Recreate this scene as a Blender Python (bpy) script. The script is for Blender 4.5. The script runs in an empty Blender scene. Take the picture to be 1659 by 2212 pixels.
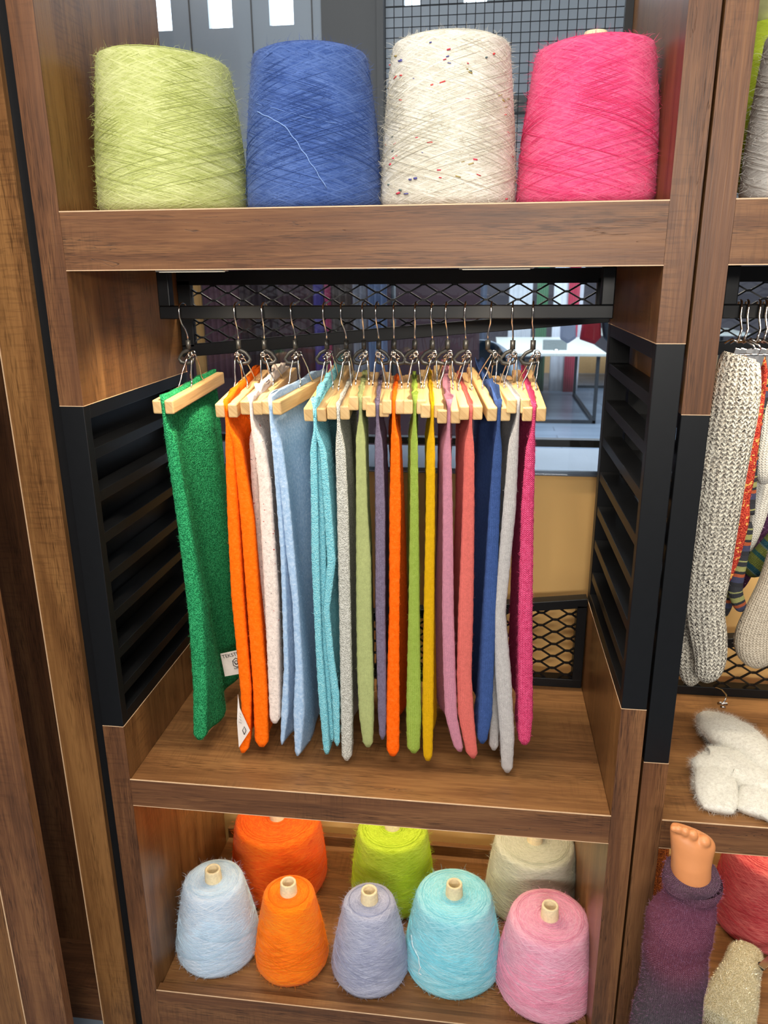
import bpy, math, random
import numpy as np
from mathutils import Vector, Matrix

random.seed(7); rng = np.random.default_rng(7)
PI = math.pi
sc = bpy.context.scene
col = sc.collection

# ------------------------------------------------------------------ camera
FPX = 1663.26
CAM = np.array([0.651, -1.189, 1.589])
YAW, PITCH, ROLL = -0.1289, -0.3029, -0.0084
def cam_rows():
    cy, sy, cp, sp = math.cos(YAW), math.sin(YAW), math.cos(PITCH), math.sin(PITCH)
    f = np.array([sy*cp, cy*cp, sp]); r = np.array([cy, -sy, 0]); u = np.cross(r, f)
    c, s = math.cos(ROLL), math.sin(ROLL)
    return np.array([c*r+s*u, -s*r+c*u, f])
CM = cam_rows()
cam = bpy.data.cameras.new('camera'); cam_o = bpy.data.objects.new('camera', cam); col.objects.link(cam_o)
cam.sensor_fit = 'HORIZONTAL'; cam.sensor_width = 36; cam.lens = FPX/1659*36
cam.dof.use_dof = True; cam.dof.focus_distance = 1.34; cam.dof.aperture_fstop = 11.0
cam.clip_start = 0.02; cam.clip_end = 100
m = Matrix.Identity(4)
for i in range(3):
    m[i][0], m[i][1], m[i][2], m[i][3] = CM[0][i], CM[1][i], -CM[2][i], CAM[i]
cam_o.matrix_world = m
sc.camera = cam_o

# ------------------------------------------------------------------ light
w = bpy.data.worlds.new('world'); sc.world = w; w.use_nodes = True
w.node_tree.nodes['Background'].inputs[0].default_value = (0.93, 0.96, 1.0, 1)
w.node_tree.nodes['Background'].inputs[1].default_value = 0.42
sc.view_settings.view_transform = 'Standard'; sc.view_settings.look = 'None'
sc.view_settings.exposure = -0.1; sc.view_settings.gamma = 1; sc.view_settings.use_curve_mapping = False

def area(name, loc, target, sx, sy, power, color=(1, 1, 1)):
    l = bpy.data.lights.new(name, 'AREA'); l.shape = 'RECTANGLE'; l.size = sx; l.size_y = sy
    l.energy = power; l.color = color
    o = bpy.data.objects.new(name, l); col.objects.link(o); o.location = loc
    o.rotation_euler = (Vector(target)-Vector(loc)).to_track_quat('-Z', 'Y').to_euler()
    return o
def spot(name, loc, target, power, angle, color, radius=.015, blend=.6):
    l = bpy.data.lights.new(name, 'SPOT'); l.energy = power; l.color = color
    l.spot_size = math.radians(angle); l.spot_blend = blend; l.shadow_soft_size = radius
    o = bpy.data.objects.new(name, l); col.objects.link(o); o.location = loc
    o.rotation_euler = (Vector(target)-Vector(loc)).to_track_quat('-Z', 'Y').to_euler()
    return o
area('ceiling_light_front', (0.5, -1.5, 3.1), (0.5, 0.1, 0.9), 1.6, 0.8, 54, (1.0, 0.95, 0.88))
area('ceiling_light_left', (-1.6, -2.0, 2.9), (0.2, 0.1, 1.1), 1.0, 1.0, 22, (1.0, 0.93, 0.84))
area('frontal_fill_light', (0.9, -2.9, 1.93), (0.55, 0.2, 1.1), 1.3, 0.22, 56, (1.0, 0.95, 0.88))  # unseen frontal fill behind the camera, added to brighten the scarf fronts
area('back_room_light', (1.5, 6.0, 4.2), (1.5, 6.0, 0), 6, 6, 950, (0.80, 0.90, 1.0))

# ------------------------------------------------------------------ helpers
def at(px, py, x=None, y=None, z=None):
    d = CM.T @ np.array([(px-829.5)/FPX, -(py-1106)/FPX, 1])
    t = (x-CAM[0])/d[0] if x is not None else (y-CAM[1])/d[1] if y is not None else (z-CAM[2])/d[2]
    return CAM + t*d
def lin(c):
    return tuple(((v/255)/12.92 if v/255 <= .04045 else ((v/255+.055)/1.055)**2.4) for v in c)

class MB:
    def __init__(s): s.v = []; s.f = []; s.uv = []; s.m = []; s.sm = []
    def face(s, idx, uv=None, mat=0, smooth=False):
        s.f.append(idx); s.uv.append(uv if uv else [(0, 0)]*len(idx)); s.m.append(mat); s.sm.append(smooth)
    def box(s, x0, x1, y0, y1, z0, z1, grain='x', mat=0, off=None):
        P = [(x, y, z) for x in (x0, x1) for y in (y0, y1) for z in (z0, z1)]
        s.hexa(P, grain, mat, off)
    def hexa(s, P, grain='x', mat=0, off=None):
        # P order: x lo/hi, y lo/hi, z lo/hi
        b = len(s.v); s.v += [tuple(p) for p in P]
        if off is None: off = (random.random()*9, random.random()*9)
        F = [((0, 1, 3, 2), 0), ((4, 6, 7, 5), 0), ((0, 4, 5, 1), 1), ((2, 3, 7, 6), 1), ((0, 2, 6, 4), 2), ((1, 5, 7, 3), 2)]
        g = 'xyz'.index(grain)
        for f, n in F:
            ax = [a for a in range(3) if a != n]
            if g in ax: ua = g; va = [a for a in ax if a != g][0]
            else: ua, va = ax
            s.face([b+i for i in f], [(P[i][ua]+off[0], P[i][va]+off[1]+n*.37) for i in f], mat)
    def obox(s, a, b, wid, hgt, up=(0, 0, 1), mat=0):
        # box along the segment a-b (centre line), width wid, height hgt; u along the segment
        a = Vector(a); b = Vector(b); d = (b-a).normalized(); side = d.cross(Vector(up)).normalized(); u = side.cross(d)
        L = (b-a).length; base = len(s.v)
        for p in (a, b):
            for sy in (-.5, .5):
                for sz in (-.5, .5): s.v.append(tuple(p+side*wid*sy+u*hgt*sz))
        of = random.random()*5
        for f in ((0, 1, 3, 2), (4, 6, 7, 5), (0, 4, 5, 1), (2, 3, 7, 6), (0, 2, 6, 4), (1, 5, 7, 3)):
            s.face([base+i for i in f], [((L if i > 3 else 0)+of, (((i >> 1) & 1)*wid + (i & 1)*hgt)+of) for i in f], mat)
    def rings(s, R, close=True, cap0=True, cap1=True, mat=0, smooth=True, vscale=1, uoff=0):
        n = len(R[0]); b = len(s.v)
        for r in R: s.v += [tuple(p) for p in r]
        RA = np.array([[tuple(p) for p in r] for r in R])
        per = np.zeros((len(R), n+1))
        mid = RA[len(R)//2]; d = np.linalg.norm(np.roll(mid, -1, 0)-mid, axis=1); cu = np.concatenate([[0], np.cumsum(d)])
        cen = RA.mean(1); vv = np.concatenate([[0], np.cumsum(np.linalg.norm(np.diff(RA, axis=0), axis=2).mean(1))])
        if vv[-1] < 1e-9: vv = np.arange(len(R))*.001
        K = n if close else n-1
        flip = False
        if close:
            a_ = RA[:-1]; b_ = RA[1:]; a2 = np.roll(a_, -1, 1); C0 = RA.reshape(-1, 3).mean(0)
            nn = np.cross(a2-a_, b_-a_); flip = ((nn*(a_-cen[:-1, None, :])).sum()) < 0
        f0 = len(s.f)
        for i in range(len(R)-1):
            for j in range(K):
                j2 = (j+1) % n
                s.face([b+i*n+j, b+i*n+j2, b+(i+1)*n+j2, b+(i+1)*n+j],
                       [(cu[j]+uoff, vv[i]), (cu[j+1]+uoff, vv[i]), (cu[j+1]+uoff, vv[i+1]), (cu[j]+uoff, vv[i+1])], mat, smooth)
        if cap0: s.face([b+j for j in range(n)][::-1], [(cu[j], 0) for j in range(n)][::-1], mat, smooth)
        if cap1: s.face([b+(len(R)-1)*n+j for j in range(n)], [(cu[j], vv[-1]) for j in range(n)], mat, smooth)
        if flip:
            for i in range(f0, len(s.f)): s.f[i] = s.f[i][::-1]; s.uv[i] = s.uv[i][::-1]
    def tube(s, pts, r, n=6, mat=0, smooth=True, caps=True):
        pts = [Vector(p) for p in pts]; R = []
        up = Vector((0.13, 0.9, 0.41)).normalized(); prev = None
        for i, p in enumerate(pts):
            d = (pts[min(i+1, len(pts)-1)]-pts[max(i-1, 0)]).normalized()
            if prev is None:
                a = d.cross(up)
                if a.length < .05: a = d.cross(Vector((1, 0, 0)))
                a.normalize()
            else:
                a = (prev - d*prev.dot(d)).normalized()
            prev = a; bb = d.cross(a)
            rr = r[i] if isinstance(r, (list, tuple)) else r
            R.append([p+a*rr*math.cos(2*PI*k/n)+bb*rr*math.sin(2*PI*k/n) for k in range(n)])
        s.rings(R, True, caps, caps, mat, smooth)
    def lathe(s, prof, c=(0, 0, 0), n=48, mat=0, wob=None, cap0=True, cap1=True):
        R = []
        for i, (r, z) in enumerate(prof):
            R.append([(c[0]+(r*(1+(wob(i, k, n) if wob else 0)))*math.cos(2*PI*k/n),
                       c[1]+(r*(1+(wob(i, k, n) if wob else 0)))*math.sin(2*PI*k/n), c[2]+z) for k in range(n)])
        s.rings(R, True, cap0, cap1, mat, True)
    def ribbon(s, P, W, mat=0):
        # P (k,3) polyline, W (k,3) half-width vectors
        b = len(s.v)
        for p, q in zip(P, W): s.v.append(tuple(p-q)); s.v.append(tuple(p+q))
        for i in range(len(P)-1):
            s.face([b+2*i, b+2*i+1, b+2*i+3, b+2*i+2], [(0, i*.01), (.001, i*.01), (.001, i*.01+.01), (0, i*.01+.01)], mat, True)
    def hairs(s, n, length, width, mat=0, tang=.5, faces=None, curl=.6, droop=0, seg=3, mats=None):
        F = [f for f in (s.f if faces is None else s.f[faces[0]:faces[1]]) if len(f) == 4]
        V = np.array(s.v); Q = V[np.array(F)]
        nr = np.cross(Q[:, 2]-Q[:, 0], Q[:, 3]-Q[:, 1]); ar = np.linalg.norm(nr, axis=1)+1e-12; nr /= ar[:, None]
        idx = rng.choice(len(F), n, p=ar/ar.sum()); a = rng.random((n, 1)); b = rng.random((n, 1)); q = Q[idx]
        p = (q[:, 0]*(1-a)+q[:, 1]*a)*(1-b)+(q[:, 3]*(1-a)+q[:, 2]*a)*b
        N = nr[idx]; T = rng.normal(size=(n, 3)); T -= (T*N).sum(1)[:, None]*N; T /= np.linalg.norm(T, axis=1)[:, None]
        L = length*(.35+.9*rng.random((n, 1))); d = N*(1-tang)+T*tang; d /= np.linalg.norm(d, axis=1)[:, None]
        C = rng.normal(size=(n, 3))*curl; C -= N*.35*curl*2
        C[:, 2] -= droop
        pts = [p-N*.0006]; step = L/seg
        for k in range(seg):
            pts.append(pts[-1]+d*step); d = d+C*(.8/seg); d /= np.linalg.norm(d, axis=1)[:, None]
        pts = np.stack(pts, 1)
        ax = rng.normal(size=(n, 3)); ax /= np.linalg.norm(ax, axis=1)[:, None]
        base = len(s.v); k = seg+1
        wd = np.linspace(1, .25, k)[None, :, None]*width*.5
        lo = pts-ax[:, None]*wd; hi = pts+ax[:, None]*wd
        allv = np.stack([lo, hi], 2).reshape(-1, 3)
        s.v += [tuple(x) for x in allv.tolist()]
        for i in range(n):
            o = base+i*2*k; mm = mat if mats is None else random.choice(mats)
            for j in range(seg):
                s.face([o+2*j, o+2*j+1, o+2*j+3, o+2*j+2], None, mm, True)
    def build(s, name, mats, parent=None, bevel=0, label=None):
        me = bpy.data.meshes.new(name)
        me.from_pydata(s.v, [], s.f)
        uvl = me.uv_layers.new(name='UVMap')
        flat = np.array([c for u in s.uv for c in u], dtype=np.float32).ravel()
        uvl.data.foreach_set('uv', flat)
        me.polygons.foreach_set('material_index', np.array(s.m, dtype=np.int32))
        me.polygons.foreach_set('use_smooth', np.array(s.sm, dtype=bool))
        if not isinstance(mats, (list, tuple)): mats = [mats]
        for x in mats: me.materials.append(x)
        me.update()
        o = bpy.data.objects.new(name, me); col.objects.link(o)
        if parent:
            o.parent = parent
            o.matrix_parent_inverse = parent.matrix_basis.inverted()
        if bevel:
            b = o.modifiers.new('bevel', 'BEVEL'); b.width = bevel; b.segments = 2; b.limit_method = 'ANGLE'
        if label: o['label'] = label
        return o
def tag(o, label, cat, group=None):
    o['label'] = label; o['category'] = cat
    if group: o['group'] = group
    return o
def thing(name, loc, label, cat, group=None):
    o = bpy.data.objects.new(name, None); col.objects.link(o); o.location = loc; o.empty_display_size = .03
    return tag(o, label, cat, group)
def struct(o): o['kind'] = 'structure'; return o

# ------------------------------------------------------------------ materials
class NT:
    def __init__(s, name):
        s.mat = bpy.data.materials.new(name); s.mat.use_nodes = True; s.t = s.mat.node_tree; s.N = s.t.nodes
        s.p = s.N['Principled BSDF']
    def n(s, typ, **kw):
        x = s.N.new(typ)
        for k, v in kw.items():
            if k.startswith('i_'):
                key = k[2:]; key = int(key) if key.isdigit() else key
                x.inputs[key].default_value = v
            else: setattr(x, k, v)
        return x
    def l(s, a, b): s.t.links.new(a, b)
    def math(s, op, a, b=None, c=None):
        x = s.N.new('ShaderNodeMath'); x.operation = op
        for i, v in enumerate((a, b, c)):
            if v is None: continue
            if isinstance(v, (int, float)): x.inputs[i].default_value = v
            else: s.l(v, x.inputs[i])
        return x.outputs[0]
    def uv(s, sx, sy, src='UV'):
        tc = s.N.new('ShaderNodeTexCoord'); mp = s.N.new('ShaderNodeMapping'); mp.inputs['Scale'].default_value = (sx, sy, 1) if src == 'UV' else (sx, sy, sx)
        s.l(tc.outputs[src], mp.inputs['Vector']); return mp.outputs['Vector']
    def noise(s, vec, scale, detail=4, rough=.5, dist=0):
        x = s.N.new('ShaderNodeTexNoise'); x.inputs['Scale'].default_value = scale; x.inputs['Detail'].default_value = detail
        x.inputs['Roughness'].default_value = rough; x.inputs['Distortion'].default_value = dist
        if vec is not None: s.l(vec, x.inputs['Vector'])
        return x.outputs['Fac']
    def ramp(s, fac, stops):
        r = s.N.new('ShaderNodeValToRGB'); e = r.color_ramp.elements
        while len(e) < len(stops): e.new(.5)
        for el, (p, c) in zip(e, stops): el.position = p; el.color = (*c[:3], 1)
        s.l(fac, r.inputs['Fac']); return r.outputs['Color']
    def mix(s, fac, a, b, mode='MIX'):
        x = s.N.new('ShaderNodeMix'); x.data_type = 'RGBA'; x.blend_type = mode
        for i, v in ((0, fac), (6, a), (7, b)):
            if isinstance(v, (int, float)): x.inputs[i].default_value = v
            elif isinstance(v, (tuple, list)): x.inputs[i].default_value = (*v[:3], 1)
            else: s.l(v, x.inputs[i])
        return x.outputs[2]
    def bump(s, h, strength=.5, dist=.002):
        b = s.N.new('ShaderNodeBump'); b.inputs['Strength'].default_value = strength; b.inputs['Distance'].default_value = dist
        s.l(h, b.inputs['Height']); s.l(b.outputs[0], s.p.inputs['Normal'])
    def base(s, c):
        if isinstance(c, (tuple, list)): s.p.inputs['Base Color'].default_value = (*c[:3], 1)
        else: s.l(c, s.p.inputs['Base Color'])
def plain(name, c, rough=.5, metal=0, spec=None, emit=None, noise_amt=.12, nscale=60):
    t = NT(name); L = lin(c)
    f = t.noise(t.uv(1, 1, 'Object'), nscale, 3)
    t.base(t.ramp(f, [(.25, tuple(v*(1-noise_amt) for v in L)), (.75, tuple(min(1, v*(1+noise_amt)) for v in L))]))
    t.p.inputs['Roughness'].default_value = rough; t.p.inputs['Metallic'].default_value = metal
    if spec is not None: t.p.inputs['Specular IOR Level'].default_value = spec
    if emit: t.p.inputs['Emission Color'].default_value = (*lin(c), 1); t.p.inputs['Emission Strength'].default_value = emit
    return t.mat
def wood(name, dark, mid, light, rough=.42, crack=.8):
    t = NT(name)
    big = t.noise(t.uv(1.1, 9), 1.0, 5, .55, 1.2)
    grain = t.noise(t.uv(5, 150), 1.0, 6, .65, .6)
    fine = t.noise(t.uv(14, 520), 1.0, 3, .6)
    f = t.math('ADD', t.math('MULTIPLY', big, .62), t.math('MULTIPLY', grain, .38))
    c = t.ramp(f, [(.30, lin(dark)), (.47, lin(mid)), (.58, lin(light)), (.72, lin(mid))])
    c = t.mix(t.math('MULTIPLY', fine, .28), c, tuple(v*.35 for v in lin(dark)))
    # saw chatter marks across the grain
    ch = t.noise(t.uv(170, 14), 1.0, 2, .5, .4); chm = t.noise(t.uv(2.2, 8), 1.0, 2)
    chf = t.math('MULTIPLY', t.math('MULTIPLY', ch, t.math('GREATER_THAN', ch, .55)), t.math('MAXIMUM', t.math('MULTIPLY_ADD', chm, 4.0, -1.9), 0))
    c = t.mix(t.math('MINIMUM', t.math('MULTIPLY', chf, .6), .5), c, tuple(v*.55 for v in lin(dark)))
    # long cracks
    ck = t.noise(t.uv(1.7, 34), 1.0, 3, .6, 2.2)
    ckl = t.math('SUBTRACT', 1, t.math('MINIMUM', t.math('MULTIPLY', t.math('ABSOLUTE', t.math('SUBTRACT', ck, .38)), 130), 1))
    ckm = t.math('MINIMUM', t.math('MAXIMUM', t.math('MULTIPLY_ADD', t.noise(t.uv(1.9, 7), 1.0, 2), 7, -3.2), 0), crack)
    ckk = t.math('MULTIPLY', ckl, ckm)
    c = t.mix(ckk, c, tuple(v*.22 for v in lin(dark)))
    po = t.noise(t.uv(26, 620), 1.0, 2, .5, .3); pom = t.noise(t.uv(3, 26), 1.0, 3)
    pf = t.math('MULTIPLY', t.math('MINIMUM', t.math('MAXIMUM', t.math('MULTIPLY_ADD', po, 9, -4.5), 0), 1), t.math('MINIMUM', t.math('MAXIMUM', t.math('MULTIPLY_ADD', pom, 5, -2.0), 0), 1))
    c = t.mix(t.math('MULTIPLY', pf, .6), c, tuple(v*.3 for v in lin(dark)))
    t.base(c)
    t.p.inputs['Roughness'].default_value = rough; t.p.inputs['Specular IOR Level'].default_value = .35
    h = t.math('SUBTRACT', t.math('ADD', t.math('MULTIPLY', grain, .5), t.math('MULTIPLY', fine, .35)), ckk)
    t.bump(h, .35, .0012)
    return t.mat
M = {}
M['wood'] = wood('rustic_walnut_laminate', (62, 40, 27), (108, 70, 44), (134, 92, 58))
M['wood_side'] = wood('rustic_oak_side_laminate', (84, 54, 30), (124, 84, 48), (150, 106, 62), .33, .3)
M['wood_shelf'] = wood('rustic_oak_shelf_laminate', (92, 60, 34), (132, 90, 53), (160, 114, 68), .4)
M['band'] = plain('pale_edge_band', (214, 178, 140), .5)
M['black'] = plain('black_powder_coat', (14, 15, 17), .42, 0, .28, noise_amt=.1)
M['black_rail'] = plain('black_satin_rail', (10, 10, 11), .36, 0, .25)
M['dark'] = plain('dark_recess', (30, 24, 22), .6)
M['chrome'] = plain('chrome_wire', (205, 200, 195), .14, 1, noise_amt=.02)
M['plastic'] = plain('black_plastic', (34, 34, 33), .42)
t = NT('pine_bar')
g = t.noise(t.uv(10, 260), 1, 4, .6, .8); g2 = t.noise(t.uv(6, 30), 1, 2, .5)
t.base(t.ramp(t.math('ADD', t.math('MULTIPLY', g, .5), t.math('MULTIPLY', g2, .5)), [(.3, lin((176, 132, 82))), (.5, lin((212, 174, 118))), (.7, lin((224, 192, 140)))]))
t.p.inputs['Roughness'].default_value = .5; t.bump(g, .2, .0005); M['pine'] = t.mat
M['card'] = plain('cardboard_core', (226, 208, 168), .8, nscale=200)
M['card_in'] = plain('cardboard_core_inside', (70, 60, 48), .9)

def yarn(name, c, hi=None, dark=None, fleck=False, rough=.9):
    t = NT(name); L = lin(c); hi = lin(hi) if hi else tuple(min(1, v*1.28+.02) for v in L); dk = lin(dark) if dark else tuple(v*.72 for v in L)
    a = t.noise(t.uv(1, 1, 'Object'), 9, 3, .6)
    # cross winding texture: two diagonal stretched noises
    def diag(ang, s1, s2):
        tc = t.N.new('ShaderNodeTexCoord'); mp = t.N.new('ShaderNodeMapping'); mp.inputs['Rotation'].default_value = (0, 0, ang); mp.inputs['Scale'].default_value = (1, 1, 1)
        t.l(tc.outputs['UV'], mp.inputs['Vector'])
        mp2 = t.N.new('ShaderNodeMapping'); mp2.inputs['Scale'].default_value = (s1, s2, 1); t.l(mp.outputs[0], mp2.inputs[0])
        return t.noise(mp2.outputs[0], 1, 4, .6, .5)
    d1 = diag(.34, 14, 420); d2 = diag(-.34, 14, 420); d3 = diag(.1, 50, 260)
    h = t.math('ADD', t.math('MAXIMUM', d1, d2), t.math('MULTIPLY', d3, .5))
    f = t.math('ADD', t.math('MULTIPLY', a, .25), t.math('MULTIPLY', h, .75))
    t.base(t.ramp(f, [(.42, dk), (.62, L), (.85, hi)]))
    t.p.inputs['Roughness'].default_value = rough
    t.p.inputs['Sheen Weight'].default_value = .08; t.p.inputs['Sheen Roughness'].default_value = .5
    t.p.inputs['Specular IOR Level'].default_value = .2
    t.bump(h, .8, .003)
    return t.mat
def fibre(name, c, k=1.15):
    t = NT(name); L = tuple(min(1, v*k+.01) for v in lin(c))
    f = t.noise(t.uv(1, 1, 'Object'), 40, 2)
    t.base(t.ramp(f, [(.3, tuple(v*.85 for v in L)), (.7, L)]))
    t.p.inputs['Roughness'].default_value = .85; t.p.inputs['Specular IOR Level'].default_value = .2
    return t.mat
def knit(name, c, kind='knit', w=.0042, hi=None, dark=None, bumpd=.0016, flecks=None, ramp_z=None, stripes=None):
    t = NT(name); L = lin(c); hi = lin(hi) if hi else tuple(min(1, v*1.22+.015) for v in L); dk = lin(dark) if dark else tuple(v*.75 for v in L)
    tc = t.N.new('ShaderNodeTexCoord'); sp = t.N.new('ShaderNodeSeparateXYZ'); t.l(tc.outputs['UV'], sp.inputs[0]); U, V = sp.outputs[0], sp.outputs[1]
    nz = t.noise(t.uv(1, 1, 'Object'), 180, 3, .6); nb = t.noise(t.uv(1, 1, 'Object'), 14, 3, .6); nf = t.noise(t.uv(1, 1, 'Object'), 620, 2, .6)
    if kind in ('knit', 'rib'):
        uw = t.math('DIVIDE', t.math('ADD', U, t.math('MULTIPLY', nb, w*1.2)), w)
        a = t.math('ABSOLUTE', t.math('SUBTRACT', t.math('FRACT', uw), .5))
        ch = t.math('SINE', t.math('MULTIPLY', t.math('ADD', t.math('DIVIDE', V, w*.8), t.math('MULTIPLY', a, 1.6)), 2*PI))
        cc = t.math('COSINE', t.math('MULTIPLY', uw, 4*PI if kind == 'knit' else 2*PI))
        h = t.math('ADD', t.math('ADD', t.math('MULTIPLY', ch, .30 if kind == 'knit' else .18), t.math('MULTIPLY', cc, -.22)), t.math('MULTIPLY', nz, .9))
        f = t.math('ADD', t.math('MULTIPLY', h, .40), t.math('MULTIPLY', nf, .45)); cen = .42  # stitch height feeds the colour too, painting shade into the gaps
    elif kind == 'felt':
        h = t.math('ADD', nz, t.math('MULTIPLY', nf, .6)); f = t.math('MULTIPLY', h, .62); cen = .5
    else:   # boucle
        vo = t.n('ShaderNodeTexVoronoi'); vo.inputs['Scale'].default_value = 430; t.l(t.uv(1, 1, 'Object'), vo.inputs['Vector'])
        h = t.math('ADD', t.math('SUBTRACT', 1, vo.outputs['Distance']), t.math('MULTIPLY', nz, .8))
        f = t.math('MULTIPLY', h, .42); cen = .46
    if ramp_z:
        c0 = t.ramp(t.math('MULTIPLY', V, ramp_z[0]), [(p, lin(cl)) for p, cl in ramp_z[1]])
        cl = t.mix(t.ramp(f, [(cen-.16, (.0, 0, 0)), (cen+.2, (1, 1, 1))]), t.mix(.5, c0, (0.01, 0.005, 0.01)), t.mix(.08, c0, (1, .9, .95)))
    elif stripes:
        per, st = stripes
        fr = t.math('FRACT', t.math('DIVIDE', V, per))
        r = t.N.new('ShaderNodeValToRGB'); r.color_ramp.interpolation = 'CONSTANT'; e = r.color_ramp.elements
        while len(e) < len(st): e.new(.5)
        for el, (p, q) in zip(e, st): el.position = p; el.color = (*lin(q), 1)
        t.l(t.math('ADD', fr, t.math('MULTIPLY', t.math('SUBTRACT', nz, .5), .03)), r.inputs['Fac'])
        cl = t.mix(t.math('MULTIPLY', t.math('SUBTRACT', 1, nf), .5), r.outputs['Color'], (.02, .02, .03))
    else:
        cl = t.ramp(f, [(cen-.16, dk), (cen, L), (cen+.22, hi)])
    if flecks:
        for i, (fc, th, sc_) in enumerate(flecks):
            n1 = t.noise(t.uv(1, .7, 'Object'), sc_+i*13, 2, .5)
            cl = t.mix(t.math('MINIMUM', t.math('MAXIMUM', t.math('MULTIPLY', t.math('SUBTRACT', n1, th), 40), 0), 1), cl, lin(fc))
    t.base(cl)
    t.p.inputs['Roughness'].default_value = .92; t.p.inputs['Specular IOR Level'].default_value = .15
    t.bump(h, .9, bumpd if kind != 'felt' else .0007)
    return t.mat

# ------------------------------------------------------------------ shelving unit
ZT1, ZT0 = 1.680, 1.594       # top shelf
ZM1, ZM0 = .660, .601         # middle shelf
ZL = .120; ZLIP = .133        # bottom shelf and its raised lip
D = .4624; W = .9
TOP = 2.65

def edge_line(mb, a, b, r=.0011):
    mb.obox(a, b, r*1.3, r*1.3)

def expanded(mb, poly, y, pw=.064, ph=.0308, th=.0030, x0=0, z0=0):
    # expanded-metal lattice clipped to a convex polygon in the x-z plane
    P = np.array(poly); n = len(P); cen = P.mean(0)
    def clip(a, b):
        a = np.array(a, float); b = np.array(b, float); t0, t1 = 0., 1.
        for i in range(n):
            p, q = P[i], P[(i+1) % n]; e = q-p; nn = np.array([-e[1], e[0]])
            if nn @ (cen-p) < 0: nn = -nn
            da, db = nn @ (a-p), nn @ (b-p)
            if da < 0 and db < 0: return None
            if da < 0: t0 = max(t0, da/(da-db))
            if db < 0: t1 = min(t1, da/(da-db))
        if t0 >= t1: return None
        return a+(b-a)*t0, a+(b-a)*t1
    xa, xb = P[:, 0].min(), P[:, 0].max(); za, zb = P[:, 1].min(), P[:, 1].max()
    i0 = int((za-z0)/(ph/2))-2; i1 = int((zb-z0)/(ph/2))+2; j0 = int((xa-x0)/(pw/2))-2; j1 = int((xb-x0)/(pw/2))+2
    for i in range(i0, i1):
        for j in range(j0, j1):
            if (i+j) % 2: continue
            X, Z = x0+j*pw/2, z0+i*ph/2
            k = .13
            segs = [((X+pw/2*k, Z+ph*.03), (X+pw/2*(1-k), Z+ph/2-ph*.03)), ((X+pw/2*k, Z-ph*.03), (X+pw/2*(1-k), Z-ph/2+ph*.03)), ((X-pw/2*k, Z), (X+pw/2*k, Z))]
            for si, (a, b) in enumerate(segs):
                c = clip(a, b)
                if c is None: continue
                a2, b2 = c
                if np.linalg.norm(b2-a2) < .001: continue
                sl = .0025 if si == 0 else (-.0025 if si == 1 else 0)
                mb.obox((a2[0], y-sl, a2[1]), (b2[0], y+sl, b2[1]), .0045, th if si < 2 else th*1.5)

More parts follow.
